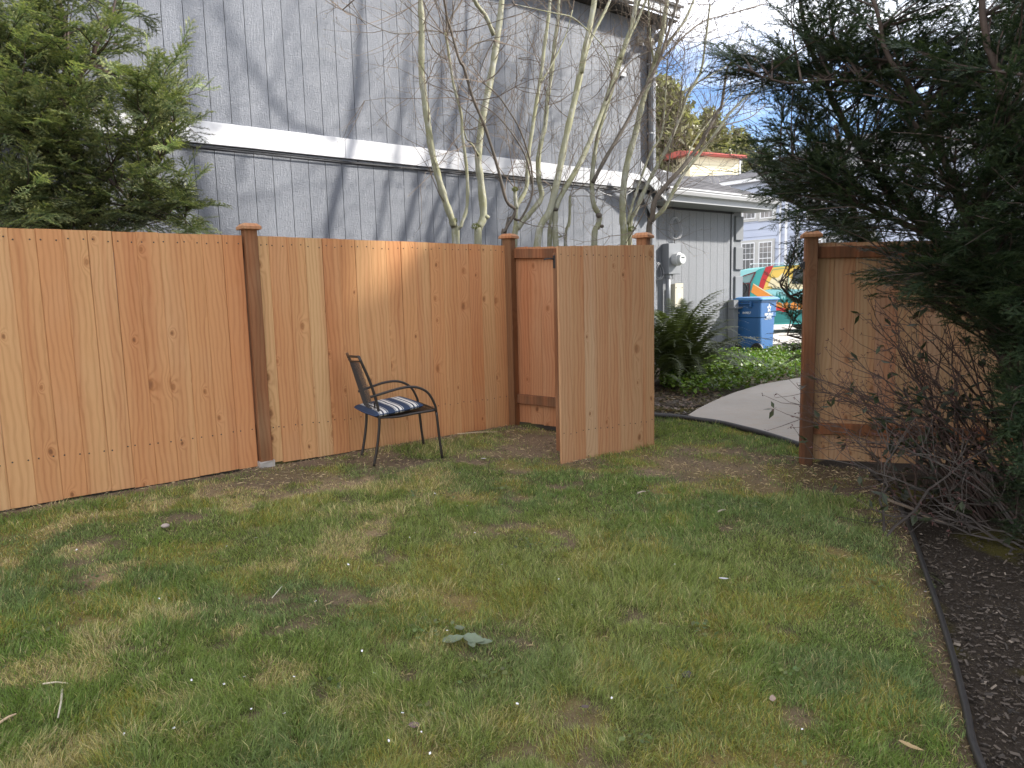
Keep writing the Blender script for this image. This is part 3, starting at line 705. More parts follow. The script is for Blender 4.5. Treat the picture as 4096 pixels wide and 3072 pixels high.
bx = empty('utility_box', wallp(mS + .16, 0, ED), TH, 'cream plastic telephone box fixed to the wall below the electric meter', 'utility box')
MB().bbox(-.005, .22, -.10, -.002, 1.02, 1.43, .01).build('box', plain('cream plastic', (.55, .51, .40), .5), bx)
MB().bbox(-.01, .225, -.115, -.102, 1.005, 1.44, .006).build('cover', plain('cream cover', (.60, .56, .45), .5), bx)
MB().box(.09, .13, -.1165, -.1152, 1.18, 1.26).build('sticker', plain('white sticker', (.8, .8, .8), .5), bx)
for zz in (1.06, 1.36):
    for xx in (.02, .185): MB().lathe([(.010, -.120), (.010, -.116)], (xx, 0, zz), 8, 'y').build('screw', M_BLACK, bx)
for nm, cx_, cz_, rad, lab in (('cable_coil', 10.35, 2.42, .16, 'loose coil of grey cable hanging on the wall above the meter'), ('cable_coil', 9.86, 1.66, .12, 'smaller coil of pale cable beside the meter box')):
    p_ = wallp(cx_, 0, ED); o = empty(nm, p_, TH, lab, 'cable coil'); M_CB = plain('pale cable', (.42, .42, .44), .5)
    for k in range(4):
        rr_ = rad * random.uniform(.8, 1.05); dx_ = random.uniform(-.03, .03)
        MB().tube([(dx_ + rr_ * math.cos(a), -.035 - .012 * k + .02 * math.sin(a * 2), cz_ + 1.25 * rr_ * math.sin(a)) for a in np.linspace(0, 2 * PI, 22)], .0055, 5, cap=False).build('loop', M_CB, o, smooth=True)
    MB().tube([(0, -.03, cz_ - .1), (-.03, -.03, cz_ - .5), (-.05, -.02, cz_ - .9)], .0045, 5).build('tail', M_BLACK, o)

# ------------------------------------------------------------------ recycling bin
BL = np.array([4.80, 13.75])
M_BLUE = plain('blue moulded plastic', (.035, .13, .33), .42, 0, .08, 3, .1); M_BLUE2 = plain('blue bin lid plastic', (.06, .20, .42), .4, 0, .08, 3)
M_PRINT = plain('white print', (.75, .77, .8), .6)
# local x runs along the shaded side (to the left), local y along the bright side (to the right, receding)
binr = empty('recycling_bin', (BL[0], BL[1], 0), R(-50), 'blue wheeled recycling bin with white print standing at the corner of the grey wing', 'bin')
WB, DB = .62, .60
def rrect(x0, x1, y0, y1, z, c=.05, n=3):
    r = []
    for cx_, cy_, a0 in ((x1 - c, y1 - c, 0), (x0 + c, y1 - c, PI / 2), (x0 + c, y0 + c, PI), (x1 - c, y0 + c, 1.5 * PI)):
        for k in range(n + 1): a = a0 + k * PI / 2 / n; r.append((cx_ + c * math.cos(a), cy_ + c * math.sin(a), z))
    return r
# local frame: front-right vertical edge is near the origin; body spreads to -x and +y
g = MB(); g.loft([rrect(-.50, .0, .07, .55, .03, .05), rrect(-.52, .0, .06, .57, .30), rrect(-.55, .0, .04, .60, .70), rrect(-.55, .0, .04, .60, .74), rrect(-.575, .015, .015, .625, .76), rrect(-.585, .02, .005, .635, 1.04), rrect(-.60, .035, -.01, .65, 1.045), rrect(-.60, .035, -.01, .65, 1.075)])
g.build('body', M_BLUE, binr, smooth=False)
g = MB(); g.loft([rrect(-.625, .06, -.03, .69, 1.078, .06), rrect(-.63, .065, -.035, .695, 1.10, .06), rrect(-.60, .03, -.0, .65, 1.135, .05), rrect(-.5, -.08, .08, .55, 1.15, .05)]); g.build('lid', M_BLUE2, binr)
for xx in (-.44, -.16): MB().bbox(xx - .02, xx + .02, -.055, .0, .95, 1.07, .006).build('lid_rib', M_BLUE, binr)
MB().tube([(-.46, -.03, 1.02), (-.14, -.03, 1.02)], .014, 8).build('handle', M_BLUE, binr)
for xx in (-.04, ):
    w_ = MB(); w_.lathe([(.05, -.035), (.115, -.035), (.13, -.02), (.13, .02), (.115, .035), (.05, .035)], (xx, .055 - .04, .13), 22, 'y'); wo_ = w_.build('wheel', M_BLACK, binr)
    MB().lathe([(.0, -.044), (.07, -.040), (.07, -.036), (.0, -.036)], (xx, .015, .13), 14, 'y').build('hub', M_GALV, wo_)
w_ = MB(); w_.lathe([(.0, -.03), (.115, -.03), (.125, 0), (.115, .03), (.0, .03)], (-.50, .015, .13), 18, 'y').build('wheel', M_BLACK, binr)
def text(body, size, name, mat, parent, loc, rot, extr=.001, bold=0):
    cu_ = bpy.data.curves.new('t', 'FONT'); cu_.body = body; cu_.size = size; cu_.extrude = extr; cu_.align_x = 'CENTER'; cu_.align_y = 'CENTER'; cu_.offset = bold
    o = bpy.data.objects.new('t', cu_); COL.objects.link(o); dg = bpy.context.evaluated_depsgraph_get(); me_ = bpy.data.meshes.new_from_object(o.evaluated_get(dg))
    bpy.data.objects.remove(o); me_.materials.clear(); me_.materials.append(mat); r = bpy.data.objects.new(name, me_); link(r, parent); r.location = loc; r.rotation_euler = rot; return r
tr = (PI / 2, 0, PI / 2)                                    # on the +x face
text('REPUBLIC', .072, 'lettering', M_PRINT, binr, (.020, .33, .70 + .10), tr, .001, .002)
text('SERVICES', .045, 'lettering', M_PRINT, binr, (.020, .33, .745), tr, .001, .001)
text('RepublicServices com', .030, 'lettering', M_PRINT, binr, (.0215 - .016, .33, .715), tr, .001, .0005)
st_ = MB(); pts = [((.078 if k % 2 == 0 else .038) * math.cos(PI / 2 + k * PI / 5), (.078 if k % 2 == 0 else .038) * math.sin(PI / 2 + k * PI / 5)) for k in range(10)]
for k in range(5):
    a = pts[2 * k]; b = pts[(2 * k + 1) % 10]; c_ = pts[(2 * k - 1) % 10]
    mid = (a[0] * .25, a[1] * .25)
    st_.loft([[(.019 + d_, .33 + q[0] * 1.0, .92 + q[1] * 1.25) for q in (a, b, mid, c_)] for d_ in (0, .003)])
st_.build('star_logo', M_PRINT, binr)
text('24', .062, 'lettering', M_PRINT, binr, (-.46, .0095, .84), (PI / 2, 0, 0), .001, .001); text('849857', .062, 'lettering', M_PRINT, binr, (-.27, .0095, .84), (PI / 2, 0, 0), .001, .001)

# ------------------------------------------------------------------ parked van with a painted livery
VY = 20.6; vp = at(2880, 1330, VY)
van = empty('parked_van', (vp[0] - .6, VY, 0), R(3), 'small teal, red and yellow painted cargo van with picket fence motif behind the blue bin', 'van')
def paint(name, c, r=.3): return plain(name, c, r, 0, .05, 2)
M_TEAL = paint('teal paint', (.06, .36, .34)); M_TEALD = paint('dark teal paint', (.02, .20, .19)); M_YEL = paint('yellow paint', (.80, .56, .12)); M_RED = paint('red paint', (.50, .035, .04)); M_ORG = paint('orange paint', (.72, .27, .05))
M_BRN = paint('maroon trim paint', (.10, .02, .025)); M_SKYB = paint('pale aqua paint', (.30, .62, .64)); M_CREAM = paint('cream paint', (.78, .70, .45))
t = NT('tinted glass'); M_GLASS = t.fin((.03, .035, .04), .06, spec=.8)
t = NT('clear side glass'); M_GLASS2 = t.fin((.20, .33, .33), .08, spec=.8)
HV = 2.0; LV = 4.6
prof = [(.0, .30), (.02, .62), (.10, .80), (.45, .96), (.85, 1.05), (1.35, 1.62), (1.75, 1.88), (2.1, 1.95), (3.2, 1.99), (4.2, 1.97), (4.52, 1.90), (4.60, 1.4), (4.62, .7), (4.60, .32), (4.35, .26)]
arch = lambda c, r: [(c + r * math.cos(a), .30 + r * math.sin(a)) for a in np.linspace(0, PI, 9)]
pro = prof + arch(3.78, .36) + [(3.4, .26), (1.3, .26)] + arch(.85, .36) + [(.45, .28)]
# body as side outline with tumblehome; opening for the cab window is cut by building the side from strips
def yo(z): return 0.
g = MB()
def outl(y, sgn): return [(x, y + sgn * yo(z), z) for x, z in pro]
g.loft([outl(.0, 1), outl(1.7, -1)])
g.build('body', M_TEAL, van, smooth=False)
def decal(poly, name, mat, lvl=1, parent=van):
    g = MB(); off = -.006 * lvl
    g.loft([[(x, off + yo(z), z) for x, z in poly], [(x, off + .003 + yo(z), z) for x, z in poly]]); return g.build(name, mat, parent)
decal([(1.62, 1.25), (1.45, 1.20), (1.75, 1.76), (2.0, 1.90), (3.2, 1.985), (4.2, 1.965), (4.48, 1.88), (4.5, 1.25)], 'yellow_upper_panel', M_YEL)
decal([(1.46, 1.00), (1.52, 1.50), (1.66, 1.80), (1.90, 1.92), (1.98, 1.93), (1.72, 1.22), (1.70, 1.0)], 'teal_pillar_panel', M_TEAL, 2)
decal([(1.68, 1.20), (1.84, 1.22), (1.95, 1.55), (2.16, 1.965), (1.93, 1.93), (1.80, 1.62)], 'red_stripe', M_RED, 3)
decal([(1.75, .66), (4.55, .66), (4.55, 1.30), (3.5, 1.34), (2.9, 1.26), (2.3, 1.34), (1.85, 1.25)], 'aqua_sky_panel', M_SKYB, 2)
clouds = [(2.0, 1.40), (2.1, 1.60), (2.3, 1.62), (2.42, 1.74), (2.55, 1.66), (2.7, 1.56), (3.0, 1.54), (3.3, 1.48), (3.9, 1.42), (4.2, 1.3), (3.0, 1.26), (2.2, 1.30)]
decal(clouds, 'cloud_motif', M_CREAM, 2)
x = 2.15
while x < 4.4:
    h = random.uniform(.18, .36); w = random.uniform(.10, .16)
    decal([(x - w / 2, .88), (x + w / 2, .88), (x + w * .3, .88 + h * .5), (x, .88 + h), (x - w * .3, .88 + h * .5)], 'tree_motif', M_TEALD, 3); x += w * .75
for k in range(11):
    xx = 2.25 + k * .215
    decal([(xx, .68), (xx + .19, .68), (xx + .19, .86), (xx + .095, .91), (xx, .86)], 'picket_motif', M_ORG, 4)
decal([(1.45, .30), (4.58, .34), (4.58, .60), (1.45, .60)], 'dark_sill_panel', M_TEALD, 3)
decal([(1.50, 1.22), (1.56, 1.44), (2.30, .98), (2.22, .74)], 'plank_motif', M_ORG, 5)
decal([(1.56, 1.44), (1.56, 1.47), (2.32, 1.0), (2.30, .98)], 'plank_edge', M_CREAM, 6)
decal([(2.22, .80), (2.62, .70), (2.60, .60), (2.24, .68)], 'red_ribbon_motif', M_RED, 5)
# cab window; flat dark sheet stands for the shaded cab in the open doorway
wdw = decal([(1.02, 1.46), (1.46, 1.48), (1.60, 1.77), (1.45, 1.75), (1.28, 1.66)], 'cab_window', M_GLASS2, 4)
decal([(.55, .42), (1.40, .42), (1.45, 1.46), (.96, 1.45), (.72, 1.20), (.58, 1.0)], 'shaded_doorway_sheet', M_GLASS, 4)
for a, b in (((1.41, .40), (1.46, 1.46)), ((1.46, 1.46), (1.62, 1.79)), ((.95, 1.46), (1.46, 1.475)), ((.95, 1.46), (1.28, 1.69)), ((1.28, 1.69), (1.62, 1.79))):
    MB().tube([(a[0], -.034 + yo(a[1]), a[1]), (b[0], -.034 + yo(b[1]), b[1])], .018, 6).build('window_frame', M_BRN, van)
MB().tube([(1.22 + .16 * math.cos(a), -.045, 1.32 + .18 * math.sin(a)) for a in np.linspace(0, 2 * PI, 20)], .015, 6, cap=False).build('steering_wheel', M_BLACK, van)
decal([(2.70, 1.42), (3.10, 1.42), (3.10, 1.82), (2.74, 1.86)], 'rear_window', M_GLASS, 5)
for pts_ in ([(2.05, 1.70), (2.12, 1.84), (2.50, 1.88), (2.60, 1.80), (2.60, .6)], [(2.05, 1.10), (3.8, 1.06)], [(2.40, .95), (3.75, .95)]):
    MB().tube([(a, -.036 + yo(b), b) for a, b in pts_], .007, 5).build('panel_seam', M_TEALD, van)
MB().tube([(1.6, .25, 2.0), (1.6, .3, 2.04), (3.9, .3, 2.03)], .012, 5).build('roof_rail', M_WHITE, van)
MB().prism([(.96, 1.40), (.96, 1.58), (.84, 1.58), (.82, 1.40)], -.20, -.06).build('wing_mirror', M_BLACK, van)
for cx_ in (.85, 3.78):
    for yy in (.08, 1.62):
        w_ = MB().lathe([(.17, -.09), (.28, -.09), (.315, -.06), (.315, .06), (.28, .09), (.17, .09)], (cx_, yy, .315), 24, 'y').build('wheel', M_BLACK, van)
        MB().lathe([(.0, -.075), (.17, -.07), (.18, -.05), (.18, .05), (.0, .05)], (cx_, yy, .315), 16, 'y').build('rim', M_GREYW, w_)
MB().bbox(4.60, 4.66, .15, 1.55, .34, .55, .01).build('bumper', M_BLACK, van)
MB().bbox(4.585, 4.62, .0, .10, .95, 1.45, .01).build('tail_light', M_RED, van)

# ------------------------------------------------------------------ far houses
BV = np.array([.66, -.75]); BV /= np.linalg.norm(BV); bo = at(2920, 1000, 47)[:2]      # wall runs away from the corner
bh = empty('lavender_house', (bo[0], bo[1], 0), frame(BV), 'distant three storey lavender blue house with grid windows behind the van', 'house')
t = NT('lavender lap siding paint'); p = t.pos(); M_LAV = t.fin(t.mix(t.noise(p, .8, 4), (.43, .47, .58), (.52, .56, .66)), .6)
M_LTRIM = plain('grey window trim', (.50, .49, .46), .6); M_WTRIM = plain('white window frame', (.8, .8, .8), .5)
HL = 22
MB().box(0, HL, 0, 12, -1, 8.0).build('wall', M_LAV, bh)
LB = MB()
z = .2
while z < 8:
    LB.add([(0, -.045, z), (HL, -.045, z), (HL, -.006, z + .43), (0, -.006, z + .43), (0, -.0, z), (HL, -.0, z)], [(0, 1, 2, 3), (4, 5, 1, 0)]); z += .44
LB.build('lap_boards', M_LAV, bh, kind='stuff')
t = NT('window pane'); p = t.pos(); nz_ = t.noise(p, .9, 3); c = t.mix(t.n('MapRange', {0: nz_, 1: .45, 2: .6}).outputs[0], (.06, .06, .065), (.22, .20, .19)); M_PANE = t.fin(c, .12, spec=.6)
def window(parent, x, z, w, h, cols=3, rows=3, half=True, y=-.05):
    fr = MB().bbox(x - .14, x + w + .14, y - .05, y + .05, z - .16, z + h + .16, .01).build('window', M_LTRIM, parent)
    f2 = MB()
    for (a, b, c_, d) in ((x, x + .06, z, z + h), (x + w - .06, x + w, z, z + h), (x + .06, x + w - .06, z, z + .06), (x + .06, x + w - .06, z + h - .06, z + h)): f2.box(a, b, y - .085, y - .052, c_, d)
    if half: f2.box(x + .06, x + w - .06, y - .085, y - .052, z + h * .42, z + h * .42 + .05)
    z0 = z + (h * .42 + .05 if half else 0)
    for k in range(1, cols): f2.box(x + w * k / cols - .012, x + w * k / cols + .012, y - .074, y - .060, z + .06, z + h - .06)
    for k in range(1, rows): zz_ = z0 + (z + h - z0) * k / rows; f2.box(x + .06, x + w - .06, y - .073, y - .061, zz_ - .012, zz_ + .012)
    f2.build('frame', M_WTRIM, fr)
    MB().box(x + .05, x + w - .05, y - .058, y - .051, z + .05, z + h - .05).build('pane', M_PANE, fr); return fr
def bx_at(px, py):
    d = ray(px, py); n_ = np.array([-BV[1], BV[0]]); p = d * (((bo) @ n_) / (d[:2] @ n_)); return float((p[:2] - bo) @ BV), p[2] + CAMZ
for (xa, ya, xb, yb) in ((2967, 974, 3020, 1090), (3036, 969, 3090, 1085), (2972, 815, 3024, 880), (3042, 812, 3096, 876), (3230, 960, 3290, 1080), (3300, 955, 3360, 1080), (3235, 790, 3290, 866), (3420, 940, 3490, 1075)):
    u0, z1_ = bx_at(xa, ya); u1, _ = bx_at(xb, ya); _, z0_ = bx_at(xa, yb)
    window(bh, u0 + .05, z0_, u1 - u0, z1_ - z0_)
for px in (3140, 3185, 3400):
    u0, _ = bx_at(px, 1000); MB().box(u0, u0 + .16, -.08, -.05, 0, 8).build('corner_trim', M_WTRIM, bh)
u0, _ = bx_at(3122, 1000); MB().tube([(u0, -.1, 0), (u0, -.1, 7.9)], .06, 6).build('downspout', M_WTRIM, bh)
MB().bbox(-.5, HL + .5, -.55, -.45, 7.95, 8.2, .01).build('gutter', M_WTRIM, bh)
MB().box(-.5, HL + .5, -.45, .0, 7.98, 8.02).build('soffit', M_WTRIM, bh)
slope(bh, 'roof_shingles', (-.5, -.6, 8.2), (HL + .5, -.6, 8.2), (HL + .5, 6.5, 11.0), (3, 6.5, 11.0), 22, M_TAB)
g = MB(); g.add([(-.5, -.6, 8.18), (-.5, 13, 8.18), (3, 13, 10.98), (3, 6.5, 10.98)], [(0, 1, 2, 3)]); g.build('hip_slope', M_TAB, bh)

# yellow block with the red roof, further off
yv = np.array([.80, .60]); yo_ = at(2700, 640, 60)[:2]
yh = empty('yellow_house', (yo_[0], yo_[1], 0), math.atan2(.42, .91), 'distant pale yellow building with red roof edge above the lean-to shingles', 'house')
t = NT('pale yellow lap siding'); M_YW = t.fin(t.mix(t.noise(t.pos(), .8, 4), (.70, .62, .40), (.78, .70, .48)), .6)
pz = lambda py: (py - 0)
def zat(px, py, Y): return float(at(px, py, Y)[2])
zt_ = zat(2745, 622, 61); 
MB().box(1.5, 6.9, 0, 8, 0, zt_).build('wall', M_YW, yh)
LB = MB(); z = 4.0
while z < zt_ - .1: LB.add([(1.5, -.04, z), (6.9, -.04, z), (6.9, -.005, z + .22), (1.5, -.005, z + .22), (1.5, 0, z), (6.9, 0, z)], [(0, 1, 2, 3), (4, 5, 1, 0)]); z += .23
LB.build('lap_boards', M_YW, yh, kind='stuff')
MB().box(6.78, 6.95, -.07, .03, 0, zt_).build('corner_trim', M_WTRIM, yh)
M_REDR = plain('red metal roof', (.42, .085, .06), .6, 0, .15, 2)
g = MB(); g.loft([[(x, -.5, zt_ - .05), (x, -.5, zt_ + .14), (x, .6, zt_ + .42), (x, 8, zt_ + .42), (x, 8, zt_ - .05)] for x in (.9, 7.2)]); g.build('roof', M_REDR, yh)
MB().box(.9, 7.2, -.56, -.505, zt_ + .06, zt_ + .17).build('roof_edge', paint('red fascia', (.50, .10, .07)), yh)
# grey roofs between
rr_ = empty('grey_roofed_house', (*at(3000, 720, 52)[:2], 0), math.atan2(-.10, 1), 'distant house of which mostly two grey shingle roof slopes show past the lean-to', 'house')
zb_ = zat(2990, 768, 51.4); 
MB().box(-6, 7, 0, 9, 0, zb_).build('wall', M_LAV, rr_)
slope(rr_, 'roof_shingles', (-8, -.6, zb_), (1.2, -.6, zb_), (-.6, 4, zb_ + 1.95), (-8, 4, zb_ + 1.95), 14, M_TAB)
slope(rr_, 'roof_shingles', (1.2, -.65, zb_), (8, -.65, zb_ + .15), (8, 4, zb_ + 1.95), (-.6, 4, zb_ + 1.95), 14, M_TAB)
MB().box(-8, 8, -.7, -.6, zb_ - .2, zb_ + .02).build('gutter', M_WTRIM, rr_)

# neighbour's house to the right: mostly unseen, its blocks sized to shade lawn and fence
nh = empty('neighbouring_house', (0, 0, 0), 0, 'pale grey house beyond the yew, mostly out of view and sized to shade the lawn', 'house')
M_PALE = siding('pale grey house siding', (.42, .44, .45))
XH = 7.0; MB().box(XH, XH + 9, .6, 6.65, -.5, 8.4).build('wall', M_PALE, nh)
MB().box(XH, XH + 7, 6.66, 10.3, -.5, 6.50).build('wing_wall', M_PALE, nh)  # lower wing added so sun clears it onto the fence top
g = MB(); g.loft([[(XH - .4, y, 8.3), (XH + 4.5, y, 10.5), (XH + 9.4, y, 8.3), (XH + 9.4, y, 8.12), (XH - .4, y, 8.12)] for y in (.3, 6.85)]); g.build('roof', M_TAB, nh)
g = MB(); g.loft([[(XH - .3, y, 6.50), (XH + 3.5, y, 7.3), (XH + 7.2, y, 6.50), (XH + 7.2, y, 6.35), (XH - .3, y, 6.35)] for y in (6.87, 10.5)]); g.build('wing_roof', M_TAB, nh)
for yy, zz in ((9.2, 1.0), (9.2, 3.7), (3.5, 1.0), (3.5, 4.0)):
    fr = MB().bbox(XH - .06, XH + .02, yy - .6, yy + .6, zz, zz + 1.4, .01).build('window', M_WTRIM, nh); MB().box(XH - .07, XH - .062, yy - .52, yy + .52, zz + .08, zz + 1.32).build('pane', M_PANE, fr)

# ------------------------------------------------------------------ vegetation helpers
def rotm(d, roll):
    """rows: X axis along d"""
    d = unit(np.array(d, float)); up = np.array([0, 0, 1.]) if abs(d[2]) < .95 else np.array([1., 0, 0])
    y = unit(np.cross(up, d)); z = np.cross(d, y); c, s = math.cos(roll), math.sin(roll)
    return np.stack([d, y * c + z * s, -y * s + z * c])
def frond_template(L=.42, step=.035, nstep=.009, nl=.024, nw=.0032, seed=0):
    r = np.random.default_rng(seed); T = []; C = []; wood_ = []
    def shoot(p0, ang, ln, droop):
        m = max(3, int(ln / nstep)); s_ = np.linspace(0, 1, m)
        cx_ = p0[0] + np.cos(ang) * ln * s_; cy_ = p0[1] + np.sin(ang) * ln * s_; cz_ = p0[2] - droop * ln * s_ ** 2 + .006 * np.sin(s_ * 9 + ang * 3)
        P = np.stack([cx_, cy_, cz_], 1); dirv = np.array([np.cos(ang), np.sin(ang), -droop]); perp = np.array([-np.sin(ang), np.cos(ang), 0])
        for sg in (1, -1):
            a = r.uniform(.95, 1.35, m)[:, None]; nd = unit(dirv * np.cos(a) + perp * sg * np.sin(a) + np.array([0, 0, .18]) + r.normal(0, .12, (m, 3)))
            l_ = nl * r.uniform(.75, 1.1, m)[:, None] * (1 - .45 * (s_[:, None] ** 6)); wv = unit(np.cross(nd, [0, 0, 1.]) + r.normal(0, .3, (m, 3))) * nw / 2
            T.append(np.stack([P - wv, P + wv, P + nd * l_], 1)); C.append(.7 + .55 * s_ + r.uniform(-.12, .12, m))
        wv = perp * .0022; a, b = P[0], P[-1]; T.append(np.array([[a - wv, a + wv, b]])); C.append(np.array([.35]))
        wv = np.array([0, 0, .0022]); T.append(np.array([[a - wv, a + wv, b]])); C.append(np.array([.35]))
        return P
    P = shoot(np.zeros(3), 0, L, .1); k = 1
    for s in np.arange(.05, L - .03, step):
        p = P[min(len(P) - 1, int(s / L * len(P)))]; ln = (.17 * (1 - (s / L)) ** .7 + .03) * r.uniform(.75, 1.2); k = -k
        shoot(p, k * r.uniform(.55, .85), ln, .1)
    return np.concatenate(T), np.concatenate(C)
def place(temps, items, base, var, hue=(1.35, 1.15, .7)):
    """items: (pos, dir, roll, scale, bright)"""
    TT = []; CC = []
    for (p, d, ro, s, br) in items:
        t_, c_ = temps[RNG.integers(len(temps))]; m = rotm(d, ro)
        TT.append((t_.reshape(-1, 3) * s @ m + p).reshape(-1, 3, 3).astype(np.float32))
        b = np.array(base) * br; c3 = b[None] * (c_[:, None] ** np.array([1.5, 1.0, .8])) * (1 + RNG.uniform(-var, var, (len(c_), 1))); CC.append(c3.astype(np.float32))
    return np.concatenate(TT), np.concatenate(CC)
def limb_obj(pts, r0, r1, parent, mat, name='limb', n=8, wig=.012):
    P = smooth_pts(pts, 4); k = len(P); P = [p + np.append(RNG.normal(0, wig, 2), 0) * (0 < i < k - 1) for i, p in enumerate(P)]
    MB().tube(P, [r0 + (r1 - r0) * i / (k - 1) for i in range(k)], n).build(name, mat, parent, smooth=True); return P
def inpoly1(x, y, poly): return inside(np.array([x]), np.array([y]), np.array(poly, float))[0]

# ------------------------------------------------------------------ yews
TN = [frond_template(seed=k, nstep=.0085, nw=.0082, nl=.027, L=.38, step=.055) for k in range(5)]
TF = [frond_template(seed=10 + k, nstep=.0105, nl=.030, nw=.0105, L=.36, step=.05) for k in range(4)]
def yew(label, base, limbs, poly, depth, count, temps, colr, scale=(.7, 1.15), outw=None, twigs=True, dens=None, name='yew_tree', bright=(.7, 1.3), updroop=(-.05, .45), tips=(), spacing=.075):
    root = empty(name, tuple(base), 0, label, 'tree'); inv = np.array(base)
    LP_ = []
    for i, (pts, r0, r1) in enumerate(limbs):
        LP_ += limb_obj([np.array(p) - inv for p in pts], r0, r1, root, M_YBARK, 'trunk' if i == 0 else 'limb')
    LA = np.array(LP_) + inv; pa = np.array(poly, float); x0, y0 = pa.min(0); x1, y1 = pa.max(0); items = []; tw = MB(); tries = 0
    todo = list(tips)
    nb = 0
    while nb < count and tries < count * 40:
        tries += 1
        if todo: x_, y_ = todo.pop()
        else:
            x_, y_ = RNG.uniform(x0, x1), RNG.uniform(y0, y1)
            if not inpoly1(x_, y_, poly): continue
            if dens is not None and RNG.random() > dens(x_, y_): continue
        p = at(x_, y_, depth(x_, y_))
        if p[2] < float(gz(p[0], p[1])) + .15: continue
        if p[2] < 2.0 and fence_dist(p[0], p[1]) < .12 and base[0] > 0: continue
        dd = np.abs(np.linalg.norm(LA - p, axis=1) - .55) + .4 * np.maximum(0, LA[:, 2] - p[2] + .1); q = LA[dd.argmin()]; ln = float(np.linalg.norm(p - q))
        if ln < .15: continue
        nb += 1
        m_ = (q + p) / 2 + np.array([0, 0, RNG.uniform(-.02, .10) * ln]) + RNG.normal(0, .05 * ln, 3); S_ = np.array(smooth_pts([q, m_, p], 5))
        tw.tube([v_ - inv for v_ in S_], [.0075 - .0055 * i_ / (len(S_) - 1) for i_ in range(len(S_))], 3, cap=False)
        seg = np.linalg.norm(np.diff(S_, axis=0), axis=1).sum(); roll0 = RNG.uniform(-.7, .7); br0 = RNG.uniform(*bright); sgn = 1
        start = max(.25 * seg, seg - 1.0); s_ = start; ax_all = unit(S_[-1] - S_[0]); sidev = unit(np.cross(ax_all, [0, 0, 1.])); sidev = unit(sidev * math.cos(roll0) + np.cross(sidev, ax_all) * math.sin(roll0))
        while s_ < seg:
            f_ = s_ / seg * (len(S_) - 1); i_ = min(int(f_), len(S_) - 2); pt = S_[i_] + (S_[i_ + 1] - S_[i_]) * (f_ - i_); ax = unit(S_[i_ + 1] - S_[i_])
            sgn = -sgn; d = unit(ax * .85 + sidev * sgn * .75 + RNG.normal(0, .16, 3) + np.array([0, 0, RNG.uniform(*updroop) * .5])); sc_ = RNG.uniform(*scale) * (1.05 - .5 * s_ / seg)
            items.append((pt, d, roll0 * .6 + RNG.normal(0, .35), sc_, br0 * RNG.uniform(.8, 1.2))); s_ += spacing
        items.append((S_[-1], unit(S_[-1] - S_[-2]), roll0, RNG.uniform(*scale) * .75, br0 * 1.1))
    if twigs: tw.build('twigs', M_YBARK, root, kind='stuff')
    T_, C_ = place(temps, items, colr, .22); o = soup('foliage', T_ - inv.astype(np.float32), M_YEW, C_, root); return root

# big dark yew at the right, standing in the bed
b0 = gnd(4060, 2090)
polyR = [(3120, -60), (3180, 40), (3230, 110), (3060, 140), (2880, 170), (2860, 290), (2960, 360), (3200, 420), (3330, 450), (3420, 600), (3230, 560), (3040, 565), (3000, 640), (3130, 700), (3060, 760), (3180, 860), (3330, 930), (3480, 960), (3560, 1030), (3450, 1100), (3560, 1160), (3680, 1120), (3640, 1220), (3800, 1240), (3960, 1330), (3990, 1600), (4020, 1900), (4080, 2280), (4380, 2350), (4400, -60)]
limR = [([b0 - [0, 0, .1], at(4100, 1750, 4.35), at(4010, 1400, 4.4), at(3900, 1110, 4.5), at(3760, 950, 4.6), at(3560, 780, 4.7), at(3390, 520, 4.8), at(3290, 300, 4.9), at(3200, 60, 5.0), at(3150, -250, 5.0)], .050, .008),
        ([at(4010, 1400, 4.4), at(3985, 1200, 4.3), at(3880, 900, 4.3), at(3700, 420, 4.3), at(3570, 240, 4.3), at(3480, -40, 4.3)], .030, .010),
        ([at(4100, 1750, 4.3), at(4180, 1200, 4.1), at(4100, 700, 4.0), at(3980, 300, 3.9), at(3900, -200, 3.9)], .034, .014),
        ([at(3880, 900, 4.3), at(3600, 400, 4.4), at(3400, 320, 4.5), at(3150, 330, 4.6), at(2960, 270, 4.7)], .014, .004),
        ([at(3760, 950, 4.6), at(3520, 850, 4.7), at(3330, 740, 4.8), at(3120, 640, 4.9)], .022, .007),
        ([at(3985, 1200, 4.3), at(3800, 1120, 4.4), at(3650, 1120, 4.5)], .018, .007),
        ([at(3880, 900, 4.3), at(4000, 600, 4.0), at(4100, 300, 3.7)], .02, .008)]
def dR(x, y):
    t_ = np.clip((x - 2850) / 1200, 0, 1); return 5.1 - 1.0 * t_ + RNG.uniform(-.35, .55) * (.5 + t_)
def densR(x, y):
    a = 1.0 if y > 560 else .55
    if x < 3500 and y < 560: a = .85
    if 3230 < x < 3450 and 350 < y < 640: a = .22
    if 3450 < x < 3700 and 100 < y < 380: a = .6
    if x > 3650 and y < 700: a = 1.3
    if 560 < y < 960: a = .75
    if y > 1300: a = .9
    return a
yew('big dark yew in the bark bed at the right edge, boughs reaching over the fence', b0, limR, polyR, dR, 660, TN, (.034, .052, .024), dens=densR, scale=(.5, .85), tips=[(2855, 185), (2875, 245), (2900, 290), (2945, 340), (3000, 250), (3050, 200), (3095, 30), (3150, 70), (3000, 570), (2985, 600), (3060, 550), (3020, 660), (3240, 500), (3300, 560), (3050, 745), (3120, 800), (3030, 690), (3560, 1190), (3600, 1170), (3700, 1200), (3500, 1080), (3470, 1000), (2990, 380), (3100, 390), (3180, 560), (3370, 700)], outw=(-.35, .0, .1), bright=(.55, 1.3))
